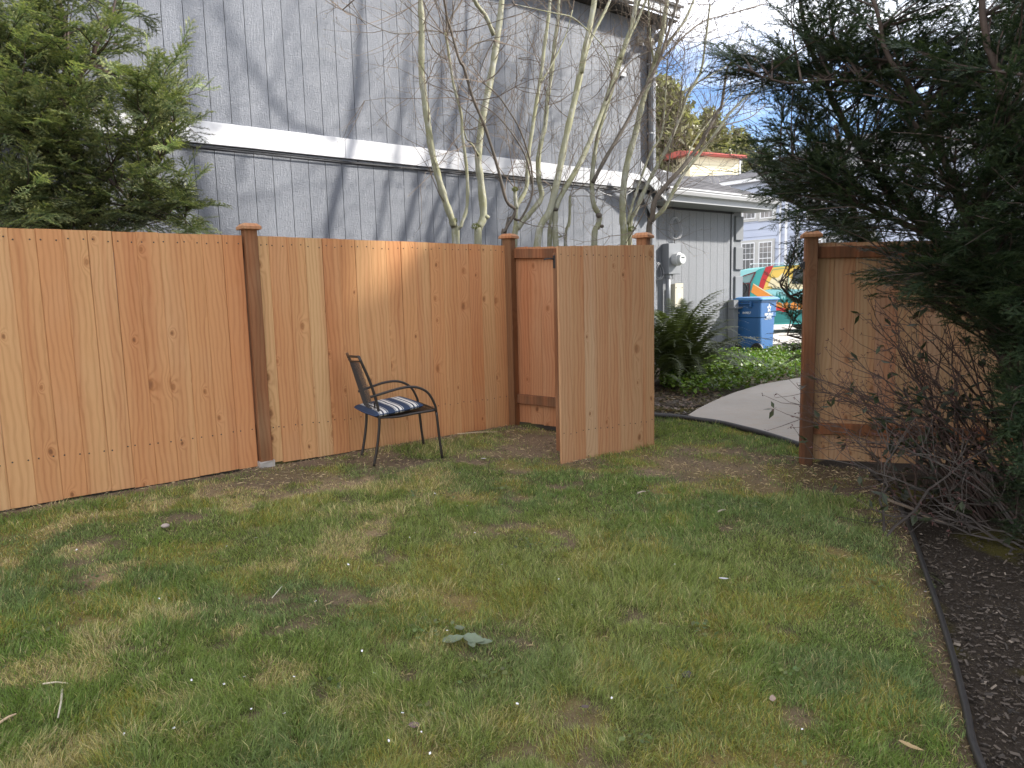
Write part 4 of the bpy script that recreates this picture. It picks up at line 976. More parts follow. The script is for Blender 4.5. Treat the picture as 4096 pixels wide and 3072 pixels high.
# second yew beyond the fence, seen left of the dark post
bb = np.array([4.15, 7.6, 0.])
limB = [([bb, at(3560, 1300, 7.4), at(3450, 950, 7.3), at(3380, 700, 7.2), at(3340, 500, 7.1)], .06, .02), ([at(3560, 1300, 7.4), at(3350, 1250, 7.2), at(3180, 1200, 7.1), at(3120, 1130, 7.0)], .03, .008),
        ([at(3450, 950, 7.3), at(3250, 850, 7.2), at(3100, 760, 7.1), at(2990, 640, 7.0)], .03, .008), ([at(3560, 1400, 7.5), at(3330, 1380, 7.3), at(3150, 1340, 7.2)], .025, .008)]
polyB = [(2990, 590), (3080, 540), (3200, 560), (3420, 620), (3500, 960), (3520, 1500), (3180, 1440), (3140, 1300), (3200, 1260), (3130, 1200), (3180, 1140), (3230, 1100), (3230, 1060), (3240, 990), (3110, 950), (3180, 930), (3120, 880), (3170, 850), (3030, 780), (3100, 720), (3010, 650)]
yew('dark yew beyond the fence whose sprays hang between the van and the capped dark post', bb, limB, polyB, lambda x, y: 7.2 + RNG.uniform(-.5, .7), 210, TF, (.032, .050, .022), scale=(.5, .85), dens=lambda x, y: 1 if y < 900 or x > 3260 else .3, tips=[(3110, 1125), (3130, 1240), (3110, 1150), (3090, 1360), (3130, 1330), (3090, 900), (3130, 1010)], outw=(-.3, -.1, 0), bright=(.6, 1.3))
# bright yew behind the fence at the left
bl = np.array([-3.6, 6.15, 0.]) ; bl[:2] = at(330, 900, 6.6)[:2]
limL = [([bl, at(330, 900, 6.6), at(300, 650, 6.5), at(260, 400, 6.5), at(270, 200, 6.5), at(230, -60, 6.5), at(220, -350, 6.5)], .055, .02), ([at(330, 900, 6.6), at(420, 700, 6.5), at(540, 560, 6.5), at(660, 380, 6.5)], .028, .007),
        ([at(300, 650, 6.5), at(150, 620, 6.3), at(60, 450, 6.2), at(20, 250, 6.2)], .03, .01), ([at(260, 400, 6.5), at(350, 260, 6.5), at(420, 120, 6.5), at(480, -40, 6.6)], .028, .008),
        ([at(330, 900, 6.6), at(560, 800, 6.6), at(640, 640, 6.6), at(700, 520, 6.6)], .025, .006), ([at(420, 700, 6.5), at(600, 860, 6.7), at(740, 880, 6.8)], .015, .005), ([at(330, 900, 6.6), at(120, 820, 6.3), at(20, 760, 6.2)], .03, .01)]
polyL = [(-120, -80), (300, -80), (330, 30), (260, 100), (360, 140), (400, 20), (520, -40), (520, 60), (560, 110), (500, 170), (440, 210), (420, 260), (520, 290), (590, 240), (700, 190), (640, 280), (740, 350), (770, 400), (700, 450), (680, 520), (740, 570), (700, 640), (760, 720), (740, 790), (820, 850), (790, 960), (-120, 960)]
def dL(x, y): return 6.5 + RNG.uniform(-.55, .75) - .3 * (x < 200)
def densL(x, y): return .75 if y > 230 else .5
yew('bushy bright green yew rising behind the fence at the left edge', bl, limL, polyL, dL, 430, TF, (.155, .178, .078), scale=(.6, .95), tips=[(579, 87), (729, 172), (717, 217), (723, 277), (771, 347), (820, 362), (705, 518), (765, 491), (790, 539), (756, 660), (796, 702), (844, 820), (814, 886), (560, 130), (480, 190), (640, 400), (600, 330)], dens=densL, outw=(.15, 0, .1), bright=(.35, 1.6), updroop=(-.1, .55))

# ------------------------------------------------------------------ bare trees behind the fence
M_BSTEM = [M_BARKS, M_BARKD]
BUD = []
def bare_tree(label, stems, D=7.15, twig=1.0, name='bare_tree', seed=1, Dr=None):
    """stems: list of (pixel polyline, width px at base, at tip, material index, extra depth)"""
    r = np.random.default_rng(seed); px0 = stems[0][0][0]
    def W(px, py, dd): 
        return on_wall(px, py, dd) if Dr is None else on_wall(px, py, dd)
    b = W(*px0, D); base = np.array([b[0], b[1], -.02]); root = empty(name, tuple(base), 0, label, 'tree')
    tw = MB(); twd = MB(); ends = []
    for si, (pl, w0, w1, mi, dd) in enumerate(stems):
        P = []
        for k, (x_, y_) in enumerate(pl):
            f = k / (len(pl) - 1); P.append(W(x_, y_, D + dd * f))
        if si == 0 or stems[si][0][0][1] > 930: P = [P[0] * [1, 1, 0] + [RNG.uniform(-.05, .05), 0, -.02]] + P
        if pl[-1][1] < -100: P += [P[-1] + (P[-1] - P[-2]) / np.linalg.norm(P[-1] - P[-2]) * .7 + np.array([.05, 0, .1]), P[-1] + (P[-1] - P[-2]) / np.linalg.norm(P[-1] - P[-2]) * 1.5 + np.array([.18, 0, .3])]
        Q = smooth_pts(P, 4); sc = 1 / 2840. * float(np.mean([p[1] for p in P])); r0, r1 = w0 * sc / 2, w1 * sc / 2; k = len(Q)
        rad = [(r0 + (r1 - r0) * (i / (k - 1))) * (1 - .75 * max(0, (i / (k - 1) - .72) / .28) if pl[-1][1] < -100 else 1) * (1 + .09 * math.sin(i * 1.9 + si) + r.uniform(-.05, .05)) for i in range(k)]
        MB().tube([q - base for q in Q], rad, 9).build('trunk' if si == 0 else 'limb', M_BSTEM[mi], root, smooth=True)
        # twigs
        Z = np.array(Q); seg = np.linalg.norm(np.diff(Z, axis=0), axis=1); cum = np.concatenate([[0], np.cumsum(seg)]); tot = cum[-1]; s = .15
        while s < tot:
            i = min(len(Z) - 2, np.searchsorted(cum, s) - 1); i = max(i, 0); f = (s - cum[i]) / (seg[i] + 1e-9); p = Z[i] + (Z[i + 1] - Z[i]) * f
            if p[2] > 2.0 + r.uniform(0, .8):
                ax = unit(Z[i + 1] - Z[i]); rn = r.normal(0, 1, 3); rn[2] = abs(rn[2]) * .3; d = unit(np.cross(ax, rn)); d = unit(d * .8 + ax * .75 + np.array([0, 0, .15]))
                grow(tw, twd, p, d, r.uniform(.35, .95) * twig, .0065 if r.random() < .35 else .0042, 0, base, r)
            s += r.uniform(.10, .26) / max(.6, twig)
        # the tip splays
        for _ in range(3): grow(tw, twd, Z[-1], unit(Z[-1] - Z[-3] + r.normal(0, .25, 3)), r.uniform(.6, 1.2), .007, 0, base, r)
    tw.build('twigs', M_TWIG, root, kind='stuff')
    if twd.v: twd.build('buds', M_BUD, root, kind='stuff')
    return root
def grow(tw, bd, p, d, L_, r0, lvl, base, r):
    n = 5; P = [p]; dd = d.copy()
    for k in range(n): dd = unit(dd + r.normal(0, .13, 3) + np.array([0, 0, .05])); P.append(P[-1] + dd * L_ / n)
    if P[-1][:2] @ NW > WD - .05: return
    tw.tube([q - base for q in P], [r0 * (1 - .7 * k / n) for k in range(n + 1)], 3, cap=False)
    if lvl < 2:
        m = r.integers(2, 5) if lvl == 0 else r.integers(1, 3)
        for _ in range(m):
            k = r.integers(1, n + 1); q = P[k]; a = unit(np.cross(unit(P[k] - P[k - 1]), r.normal(0, 1, 3))); grow(tw, bd, q, unit(unit(P[k] - P[k - 1]) * .8 + a * .75), L_ * r.uniform(.35, .6), r0 * .6, lvl + 1, base, r)
    q = P[-1] - base; e_ = unit(P[-1] - P[-2]); s_ = unit(np.cross(e_, [0, 0, 1.]) + 1e-3)
    l_ = .016; w_ = .0035; bd.add([q, q + e_ * l_ * .5 + s_ * w_, q + e_ * l_, q + e_ * l_ * .5 - s_ * w_], [(0, 1, 2, 3)]); s2 = np.cross(e_, s_)
    bd.add([q, q + e_ * l_ * .5 + s2 * w_, q + e_ * l_, q + e_ * l_ * .5 - s2 * w_], [(0, 1, 2, 3)])
M_BUD = plain('pale leaf bud', (.36, .30, .19), .7)
def knob(root, px, py, D, r_, mat, squash=.8):
    p = on_wall(px, py, D); b = np.array(root.location); g = MB(); rr_ = []
    for j in range(6):
        th = PI * j / 5; rr_.append([(r_ * math.sin(th) * math.cos(a) * RNG.uniform(.8, 1.2) + 1e-4 * math.cos(a), r_ * math.sin(th) * math.sin(a) * RNG.uniform(.8, 1.2) + 1e-4 * math.sin(a), -r_ * squash * math.cos(th)) for a in [2 * PI * k / 9 for k in range(9)]])
    g.loft(rr_); g.build('moss_tuft' if mat is M_MOSS else 'burl', mat, root, loc=tuple(p - b), smooth=(mat is not M_MOSS))
def bigmoss(root, px, py, D, r_):
    p = on_wall(px, py, D - .03); b = np.array(root.location); n = 260; d = unit(RNG.normal(0, 1, (n, 3))); q = p - b + d * r_ * RNG.uniform(.6, 1, (n, 1)) * [1, 1, .7]; t1 = RNG.normal(0, .006, (n, 3)); t2 = RNG.normal(0, .006, (n, 3))
    soup('moss_tuft', np.stack([q, q + t1, q + t2 + d * .012], 1), M_LEAF, np.array([.11, .12, .02]) * RNG.uniform(.6, 1.4, (n, 1)), root)
S = 0
tA = bare_tree('bare tree with slender curved trunk leaning left, leftmost behind the fence', [
    ([(1823, 985), (1811, 892), (1784, 814), (1757, 724), (1727, 603), (1706, 452), (1687, 301), (1686, 181), (1687, 90), (1681, -30), (1690, -260)], 30, 20, 0, -.15),
    ([(1681, -20), (1640, -120), (1600, -260)], 17, 10, 0, -.2)], seed=3, D=7.0); bigmoss(tA, 1813, 884, 7.0, .045)
tA2 = bare_tree('thin dark bare sapling beside the leftmost leaning tree', [
    ([(1832, 985), (1844, 904), (1868, 826), (1868, 693), (1850, 543), (1844, 452), (1814, 338), (1790, 181), (1781, 130)], 15, 9, 0, -.2), ([(1781, 130), (1810, 60), (1852, -10), (1900, -200)], 8, 5, 1, 0), ([(1790, 181), (1785, 60), (1774, -20), (1765, -200)], 9, 5, 1, 0),
    ([(1790, 240), (1750, 215), (1722, 175), (1700, 90), (1690, 0)], 5, 3, 1, -.1), ([(1781, 133), (1740, 124), (1690, 122), (1630, 135), (1560, 130), (1480, 95), (1370, 40)], 5, 2, 1, -.2)], seed=4, D=6.95)
tB = bare_tree('bare tree with thick pale straight trunk forking high, second from the left', [
    ([(1912, 985), (1915, 915), (1934, 862), (1923, 724), (1913, 633), (1929, 482), (1965, 301), (1989, 151), (2007, 0), (2020, -250)], 31, 22, 0, .1),
    ([(1975, 140), (1940, 60), (1898, 0), (1860, -150)], 17, 11, 0, -.15), ([(1913, 620), (1890, 580), (1868, 560), (1855, 520)], 9, 4, 0, -.2)], seed=5, D=7.15); bigmoss(tB, 1902, 905, 7.15, .05); knob(tB, 1945, 868, 7.15, .04, M_BARKS)
tC = bare_tree('dark leaning bare tree rising from just behind the corner post, branching low', [
    ([(2012, 985), (2019, 925), (2061, 844), (2025, 802), (1989, 663), (1941, 512), (1892, 392), (1856, 271), (1838, 241), (1802, 115), (1784, 48), (1770, -120)], 15, 7, 1, -.25),
    ([(2022, 932), (2080, 880), (2122, 800), (2130, 740), (2120, 640), (2080, 520), (2040, 450), (1990, 380), (1930, 330)], 11, 4, 1, -.2), ([(1838, 241), (1862, 210), (1904, 175), (1945, 163), (1977, 160)], 8, 4, 1, 0), ([(2128, 735), (2100, 620), (2030, 510), (1960, 440), (1880, 400)], 7, 3, 1, 0)], seed=6, D=6.75)
tE = bare_tree('bare tree with pale stem and mossy sawn stub right of the corner post', [
    ([(2057, 985), (2063, 900), (2066, 830), (2105, 753), (2111, 642), (2127, 530), (2151, 377), (2166, 286), (2178, 181), (2193, 75), (2202, -20), (2215, -250)], 17, 12, 0, .1),
    ([(2066, 835), (2061, 790), (2060, 752)], 15, 14, 0, 0), ([(2163, 330), (2200, 270), (2260, 150), (2290, 40)], 6, 4, 0, 0)], seed=8, D=7.1); bigmoss(tE, 2060, 757, 7.1, .035)
tD = bare_tree('bare tree with mottled pale trunk crossing behind the short panel, kinked at mid height', [
    ([(2057, 990), (2079, 904), (2124, 849), (2166, 789), (2156, 722), (2153, 642), (2166, 562), (2181, 498), (2190, 392), (2205, 301), (2218, 181), (2230, 90), (2236, -20), (2240, -240)], 22, 13, 0, .2),
    ([(2178, 500), (2195, 420), (2230, 480), (2215, 600)][:2], 6, 4, 0, 0)], seed=9, D=7.35)
tF = bare_tree('bare tree with smooth yellow-green trunk sweeping far to the right', [
    ([(2148, 985), (2199, 844), (2235, 693), (2265, 543), (2307, 362), (2344, 181), (2362, 90), (2380, -20), (2400, -260)], 27, 19, 0, .1),
    ([(2328, 290), (2362, 160), (2440, 0), (2500, -200)], 12, 8, 0, .2), ([(2352, 122), (2290, 70), (2230, 55), (2160, 40), (2070, 20)], 5, 3, 0, 0), ([(2360, 125), (2425, 205), (2445, 290)], 5, 3, 0, 0)], seed=10, D=7.0)
tG = bare_tree('dark-footed bare tree whose long trunk leans right across the wall', [
    ([(2223, 985), (2221, 870), (2235, 800), (2314, 663), (2374, 531), (2434, 374), (2476, 241), (2525, 109), (2548, -20), (2590, -260)], 22, 15, 0, .1),
    ([(2482, 235), (2510, 165), (2555, 70), (2592, -20)], 12, 9, 0, .1), ([(2425, 400), (2480, 300), (2530, 240), (2620, 195), (2720, 160)], 7, 3, 1, .1)], seed=11, D=7.0); knob(tG, 2222, 838, 7.0, .035, M_BARKD)
tH = bare_tree('thin pale sawn-off stem between the dark-footed trunk and the knobbly one', [([(2262, 985), (2277, 892), (2280, 784)], 13, 11, 0, 0)], seed=12, D=7.5, twig=.5)
tH2 = bare_tree('short pale stump with side shoot behind the dark-footed trunk', [([(2196, 985), (2203, 880), (2212, 800), (2200, 740)], 17, 6, 0, 0), ([(2205, 960), (2225, 950), (2247, 945)], 7, 7, 0, 0)], seed=22, D=7.4, twig=.5)
tI = bare_tree('knobbly bare tree splitting into one pale and one dark stem at the white band', [
    ([(2377, 985), (2392, 904), (2397, 862), (2374, 814), (2368, 724), (2377, 633), (2392, 543), (2425, 434), (2470, 290), (2520, 130), (2565, -20)], 25, 10, 0, .1),
    ([(2371, 730), (2422, 633), (2494, 512), (2567, 374), (2624, 271), (2657, 181), (2711, 0), (2760, -200)], 15, 8, 1, -.3),
    ([(2624, 258), (2680, 205), (2730, 150), (2814, 85), (2900, 60), (3040, 20)], 9, 4, 1, 0), ([(2620, 262), (2603, 169), (2596, 60), (2592, -60)], 8, 6, 0, 0)], seed=13, D=7.05, twig=1.25); knob(tI, 2396, 862, 7.0, .045, M_BARKD); knob(tI, 2408, 905, 7.0, .03, M_BARKD)
tJ = bare_tree('three-stemmed bare tree with thick smooth trunk left of the gate post', [
    ([(2497, 985), (2491, 874), (2494, 754), (2513, 633), (2543, 531), (2564, 434), (2603, 301), (2639, 181), (2669, 0), (2700, -220)], 28, 14, 0, .1),
    ([(2517, 945), (2512, 892), (2531, 814), (2567, 705), (2603, 609), (2645, 543), (2657, 452), (2663, 362), (2670, 240)], 13, 5, 0, -.2),
    ([(2519, 945), (2543, 844), (2603, 711), (2663, 603), (2724, 458), (2748, 386), (2802, 289), (2820, 180), (2840, 20)], 19, 7, 0, -.3),
    ([(2724, 458), (2730, 380), (2790, 330), (2880, 280), (3000, 200)], 8, 4, 0, 0), ([(2603, 305), (2660, 190), (2740, 80), (2790, -40)], 13, 9, 0, 0)], seed=14, D=7.0, twig=1.4); bigmoss(tJ, 2528, 915, 6.95, .05)
tK = bare_tree('two-stemmed bare tree spreading right above the gate post over the shingle roof', [
    ([(2594, 960), (2609, 874), (2621, 802), (2669, 736), (2736, 663), (2802, 573), (2868, 452), (2886, 422), (2900, 330), (2912, 260)], 24, 9, 1, -.4),
    ([(2609, 878), (2657, 832), (2724, 711), (2802, 609), (2856, 543), (2905, 470), (2965, 405), (3030, 350)], 17, 7, 0, -.6),
    ([(2669, 736), (2672, 680), (2690, 560), (2720, 400), (2740, 200)], 6, 3, 1, 0), ([(2802, 573), (2830, 520), (2900, 500), (3000, 470), (3060, 420)], 7, 3, 1, 0), ([(2640, 760), (2600, 780), (2570, 860), (2530, 930)], 5, 5, 1, 0),
    ([(2736, 660), (2780, 560), (2850, 470), (2960, 330), (3040, 200)], 7, 3, 0, 0)], seed=15, D=6.75, twig=1.5)
bigmoss(tK, 2606, 876, 6.75, .035)

# ------------------------------------------------------------------ conifers far behind
def conifer(label, px, top, bot, wpx, Y_, seed, dens=1.0):
    r = np.random.default_rng(seed); T_ = []; C_ = []; c = at(px, bot, Y_); H = at(px, top, Y_)[2]; base = np.array([c[0], c[1], 0]); Wd = wpx / FPX * Y_ / 2
    root = empty('conifer_tree', tuple(base), 0, label, 'tree'); MB().tube([(0, 0, 0), (0, 0, H * .6), (0, 0, H * .97)], [.35, .2, .03], 6).build('trunk', M_YBARK, root)
    z = H * .18
    n = int(15000 * dens)
    zz_ = H * (1 - r.random(n) ** .75 * .82); rad = Wd * np.clip(((H - zz_) / (H * .55)), 0, 1) ** .5
    nb = 46; ang = (r.integers(0, nb, n) / nb * 2 * PI) + np.floor(zz_ / (H * .035)) * 2.4; f = r.random(n) ** .5
    lay = np.floor(zz_ / (H * .035)) * H * .035; zz2 = lay + (zz_ - lay) * .45
    p = np.stack([np.cos(ang) * rad * f, np.sin(ang) * rad * f, zz2 - rad * f * .22 + rad * .1], 1) + r.normal(0, .07 * Wd, (n, 3)) * [1, 1, .5]
    s = Wd * .06; a = r.normal(0, s, (n, 3)); b = r.normal(0, s, (n, 3)); b[:, 2] -= s * .8
    tri = np.stack([p, p + a, p + b], 1); col = np.array([.20, .19, .105]) * r.uniform(.35, 1.6, (n, 1)) * np.array([1, 1, 1]); soup('foliage', tri, M_LEAF, col, root)
conifer('tall sunlit conifer standing beside the downspout, left of the distant row', 2650, 310, 800, 420, 66, 1, 1.5)
conifer('middle distant conifer, thin and open, above the red roof', 2835, 430, 800, 300, 75, 2, 1.0)
conifer('low rounded distant conifer right of the middle one', 2950, 510, 800, 260, 80, 3, 1.0)
conifer('small dark distant conifer nearest the right-hand yew', 3050, 590, 800, 200, 90, 4, .9)
conifer('distant conifer top showing just over the grey shingle ridge', 2745, 470, 800, 300, 84, 6, 1.2)

# ------------------------------------------------------------------ sword fern
def frondmesh(seed, L_=.85):
    r = np.random.default_rng(seed); T_ = []; C_ = []; n = 34
    for k in range(n):
        f = (k + 1) / n; s_ = f * L_; x_ = s_ * .72; z_ = s_ * 1.0 - .62 * L_ * f ** 2.4; tx = np.array([.72, 0, 1 - .62 * 2.4 * f ** 1.4]); tx /= np.linalg.norm(tx); p = np.array([x_, 0, z_]); ln = .085 * math.sin(min(1, f * 1.1) * PI) ** .6 * (1 - .35 * f) + .01
        for sg in (1, -1):
            d = unit(np.array([0, sg, -.12]) + tx * .32 + r.normal(0, .07, 3)); w = tx * .0085; T_.append([p - w, p + w, p + d * ln]); C_.append(r.uniform(.7, 1.25))
        if k: T_.append([pp - [0, .002, 0], pp + [0, .002, 0], p]); C_.append(.6)
        pp = p
    return np.array(T_), np.array(C_)
fr_m = []
for k in range(5):
    T_, C_ = frondmesh(k, .85 + .06 * k); o = soup('f', T_, M_LEAF, np.array([.062, .075, .030]) * C_[:, None], None, None); fr_m.append(o.data); bpy.data.objects.remove(o)
for k in range(2):
    T_, C_ = frondmesh(20 + k, .7); o = soup('f', T_, M_LEAF, np.array([.11, .062, .045]) * C_[:, None], None, None); fr_m.append(o.data); bpy.data.objects.remove(o)
def fern(pos, n, sc, label, seed=0, dead=10):
    r = random.Random(seed); root = empty('sword_fern', pos, 0, label, 'fern')
    for k in range(n + dead):
        d_ = k >= n; me_ = fr_m[5 + k % 2] if d_ else fr_m[k % 5]; lean = r.uniform(-.60, .42) if not d_ else r.uniform(.7, 1.1); s_ = sc * r.uniform(.75, 1.12)
        inst('frond', me_, root, (r.uniform(-.07, .07), r.uniform(-.07, .07), .02), (0, lean, r.uniform(0, 2 * PI)), (s_, s_, s_))
fp = gnd(2725, 1515); fern((fp[0] - .1, fp[1] - .2, .0), 190, 1.6, 'large arching sword fern below the electric meter', 1, 16)
fp = gnd(2600, 1545); fern((fp[0] - .15, fp[1] - .1, -.02), 80, 1.15, 'smaller half-hidden fern just past the open gate edge', 2, 14)

# ------------------------------------------------------------------ ground cover beyond the path
def leafs(n, xy, size, col, var, name, up=.6, zoff=(0, .1), kind='stuff', mat=None, label=None):
    x, y = xy; z_ = gz(x, y) + RNG.uniform(*zoff, len(x)); p = np.stack([x, y, z_], 1); nrm = unit(RNG.normal(0, 1, (len(x), 3)) * [up, up, .3] + [0, 0, 1]); a = unit(np.cross(nrm, RNG.normal(0, 1, (len(x), 3)))); b = np.cross(nrm, a)
    s = RNG.uniform(.6, 1.3, (len(x), 1)) * size; q = [p - a * s * .5, p + b * s * .38, p + a * s * .6, p - b * s * .38]
    tri = np.concatenate([np.stack([q[0], q[1], q[2]], 1), np.stack([q[0], q[2], q[3]], 1)]); c = np.array(col) * RNG.uniform(1 - var, 1 + var, (len(x), 1)) * (1 + RNG.normal(0, .08, (len(x), 3))); o = soup(name, tri, mat or M_LEAF, np.concatenate([c, c]).clip(0, 1), None)
    if label: o['label'] = label
    return o
n = 46000; x = RNG.uniform(1.6, 8.5, n); y = RNG.uniform(8.3, 14.2, n)
gcp = np.array([gnd(2640, 1560)[:2], gnd(2800, 1600)[:2], gnd(2880, 1590)[:2] , gnd(2945, 1572)[:2], gnd(3042, 1544)[:2], gnd(3194, 1517)[:2], [4.9, 10.7], [8.5, 11.2], [8.5, 14.3], [5.2, 14.0], [4.4, 13.7], [3.0, 12.4], [2.3, 11.0]])
k = inside(x, y, gcp) & (fbm(x * 2, y * 2) + .25 * (y - 8.8) > .42); x, y = x[k], y[k]
hh = .10 + .16 * fbm(x * 1.6, y * 1.6)
z_ = gz(x, y) + RNG.random(len(x)) ** .6 * hh
gcl = leafs(0, (x, y), .055, (.105, .165, .028), .45, 'ground_cover'); 
vd = np.empty(len(gcl.data.vertices) * 3, np.float32); gcl.data.vertices.foreach_get('co', vd); vd = vd.reshape(-1, 3); zz_ = np.concatenate([np.repeat(z_ - 0, 3), np.repeat(z_, 3)]); vd[:, 2] += (zz_ - np.concatenate([np.repeat(gz(x, y) + .05, 3)] * 2)).astype(np.float32); gcl.data.vertices.foreach_set('co', vd.ravel())
# litter and soil beside the fern
n = 2600; x = RNG.uniform(1.0, 3.0, n); y = RNG.uniform(7.3, 9.6, n); pp_ = np.array([gnd(2600, 1665)[:2], gnd(2750, 1670)[:2], gnd(2836, 1620)[:2], gnd(2900, 1590)[:2], [2.6, 9.6], [1.0, 9.6], [1.0, 7.3]]); k = inside(x, y, pp_)
leafs(0, (x[k], y[k]), .045, (.15, .11, .075), .5, 'leaf_litter', up=.3, zoff=(-.02, .02))
for (px, py, s_, lb) in ((2875, 1552, .075, 'grey stone at the edge of the ground cover, the larger of two'), (2783, 1563, .05, 'small grey stone nearest the fern')):
    p = gnd(px, py); g = MB(); rr_ = []
    for j in range(6):
        th = PI * j / 5; rr_.append([(s_ * (math.sin(th) + .01) * math.cos(a) * random.uniform(.85, 1.15), s_ * .8 * (math.sin(th) + .01) * math.sin(a) * random.uniform(.85, 1.15), -s_ * .55 * math.cos(th)) for a in [2 * PI * q / 8 for q in range(8)]])
    tag(g.loft(rr_).build('stone', M_PATH, None, loc=(p[0], p[1], p[2] + .01), smooth=True), lb, 'stone')

# ------------------------------------------------------------------ edging tubes
t = NT('black plastic edging'); p = t.pos(); nn_ = t.noise(p, 30, 4); M_EDG = t.fin(t.mix(nn_, (.012, .012, .013), (.035, .032, .03)), .5)
EP = [np.array([q[0], q[1], float(gz(q[0], q[1])) + .012]) for q in EDGE[2:]]
tag(MB().tube(smooth_pts(EP, 4), .014, 8).build('bed_edging', M_EDG, smooth=True), 'black plastic edging running from the fence down the right side of the lawn', 'edging')
gp2 = [np.array([q[0], q[1], float(gz(q[0], q[1])) + .03]) for q in GEDGE]
g = MB(); SP = smooth_pts(gp2, 3); g.tube(SP, .028, 8)
tag(g.build('path_edging', M_EDG, smooth=True), 'black plastic edging curving through the gateway along the near end of the path', 'edging')

# ------------------------------------------------------------------ twiggy shrub at the right
def shrub(label, base, tips, colr, seed, leaves=60, name='bare_shrub', spread=.35, n=26):
    r = np.random.default_rng(seed); root = empty(name, tuple(base), 0, label, 'shrub'); tw = MB(); bd = MB(); L_ = []
    for k in range(n):
        tip = tips[r.integers(len(tips))] + r.normal(0, spread * .35, 3); st_ = base + r.normal(0, 1, 3) * [.28, .16, 0] + np.array([0, 0, -.03]); d = tip - st_; P = [st_]; m = 9
        for j in range(1, m + 1):
            f = j / m; P.append(st_ + d * f + np.array([0, 0, .16 * np.linalg.norm(d) * math.sin(f * PI) * .6]) + r.normal(0, .014, 3) * (j < m))
        tw.tube([q - base for q in P], [.009 * (1 - .75 * j / m) for j in range(m + 1)], 4, cap=False)
        for j in range(3, m + 1):
            for _ in range(r.integers(1, 4)):
                a = unit(unit(P[j] - P[j - 1]) + r.normal(0, .55, 3)); ln = r.uniform(.08, .28); q1 = P[j] + a * ln * .5 + r.normal(0, .01, 3); q2 = P[j] + a * ln + np.array([0, 0, .03]); tw.tube([q - base for q in (P[j], q1, q2)], [.0028, .002, .0013], 3, cap=False)
                for _ in range(3):
                    e_ = unit(r.normal(0, 1, 3) + a * .7); q = q2 - base; s_ = unit(np.cross(e_, r.normal(0, 1, 3))); l_ = r.uniform(.018, .036); bd.add([q, q + e_ * l_ * .5 + s_ * .0035, q + e_ * l_, q + e_ * l_ * .5 - s_ * .0035], [(0, 1, 2, 3)])
                if r.random() < leaves / 400.: L_.append((q2, a))
    tw.build('twigs', bark('shrub twig bark ' + str(seed), *colr), root, kind='stuff'); bd.build('seed_pods', plain('dry brown seed pods', (.085, .035, .03), .7), root, kind='stuff')
    if L_:
        T_ = []
        for q, a in L_:
            for _ in range(3):
                d = unit(a + r.normal(0, .7, 3) + [0, 0, -.2]); s_ = unit(np.cross(d, [0, 0, 1.]) + r.normal(0, .3, 3)); l_ = r.uniform(.05, .10); w = l_ * .22; q_ = q - base; T_ += [[q_, q_ + d * l_ * .5 + s_ * w, q_ + d * l_], [q_, q_ + d * l_, q_ + d * l_ * .5 - s_ * w]]
        soup('leaves', np.array(T_), M_LEAF, np.tile(np.array([.045, .055, .03]), (len(T_), 1)) * r.uniform(.6, 1.4, (len(T_), 1)), root)
b1 = gnd(3960, 2060)
tips = [at(3280, 1620, 5.0), at(3330, 1480, 5.0), at(3380, 1660, 4.9), at(3480, 1330, 4.9), at(3560, 1320, 4.9), at(3640, 1280, 4.8), at(3740, 1260, 4.8), at(3440, 1560, 4.8), at(3540, 1500, 4.7), at(3640, 1450, 4.8), at(3400, 1790, 4.9), at(3780, 1400, 4.8), at(3850, 1330, 4.7), at(3600, 1600, 4.7), at(3330, 1560, 5.0), at(3700, 1550, 4.7)]
shrub('bare reddish twiggy shrub with dry seed pods in front of the tan fence panel', b1, tips, ((.05, .03, .023), (.07, .042, .032), (.10, .064, .05)), 5, 60, n=44)
b2 = gnd(4010, 2150)
tips = [at(3350, 1880, 4.5), at(3420, 1960, 4.4), at(3480, 1870, 4.5), at(3600, 1820, 4.3), at(3540, 1950, 4.3), at(3700, 1850, 4.3), at(3420, 1840, 4.6), at(3560, 2030, 4.2), at(3760, 1700, 4.3), at(3900, 1700, 4.2)]
shrub('low shrub of long grey arching bare branches over the bark bed', b2, tips, ((.045, .035, .03), (.06, .048, .04), (.095, .078, .066)), 6, 40, n=11, name='arching_shrub')
# broad dark leaves low down
r_ = np.random.default_rng(9); T_ = []; C_ = []; b3 = gnd(3800, 1990)
for k in range(190):
    q = at(r_.uniform(3540, 3980), r_.uniform(1560, 2010), r_.uniform(4.5, 5.0)); q[2] = max(q[2], gz(q[0], q[1]) + .05); d = unit(r_.normal(0, 1, 3) * [1, 1, .5] + [-.3, -.2, 0]); s_ = unit(np.cross(d, [0, 0, 1.]) + r_.normal(0, .2, 3)); l_ = r_.uniform(.09, .16); w = l_ * .17; nn_ = np.cross(s_, d) * w * .5
    m1_, m2_ = q + d * l_ * .35, q + d * l_ * .7; e_ = q + d * l_; c_ = r_.uniform(.6, 1.3)
    for tri in ([q, m1_ + s_ * w + nn_, m1_], [m1_, m1_ + s_ * w + nn_, m2_ + s_ * w * .8 + nn_], [m1_, m2_ + s_ * w * .8 + nn_, m2_], [m2_, m2_ + s_ * w * .8 + nn_, e_], [q, m1_, m1_ - s_ * w + nn_], [m1_, m2_ - s_ * w * .8 + nn_, m1_ - s_ * w + nn_], [m1_, m2_, m2_ - s_ * w * .8 + nn_], [m2_, e_, m2_ - s_ * w * .8 + nn_]): T_.append(tri); C_.append(c_)
rh = empty('evergreen_shrub', tuple(b3), 0, 'low evergreen shrub with broad dark leathery leaves under the twigs by the fence foot', 'shrub')
soup('leaves', np.array(T_) - b3, M_LEAF, np.array([.050, .058, .045]) * np.array(C_)[:, None], rh)
g = MB()
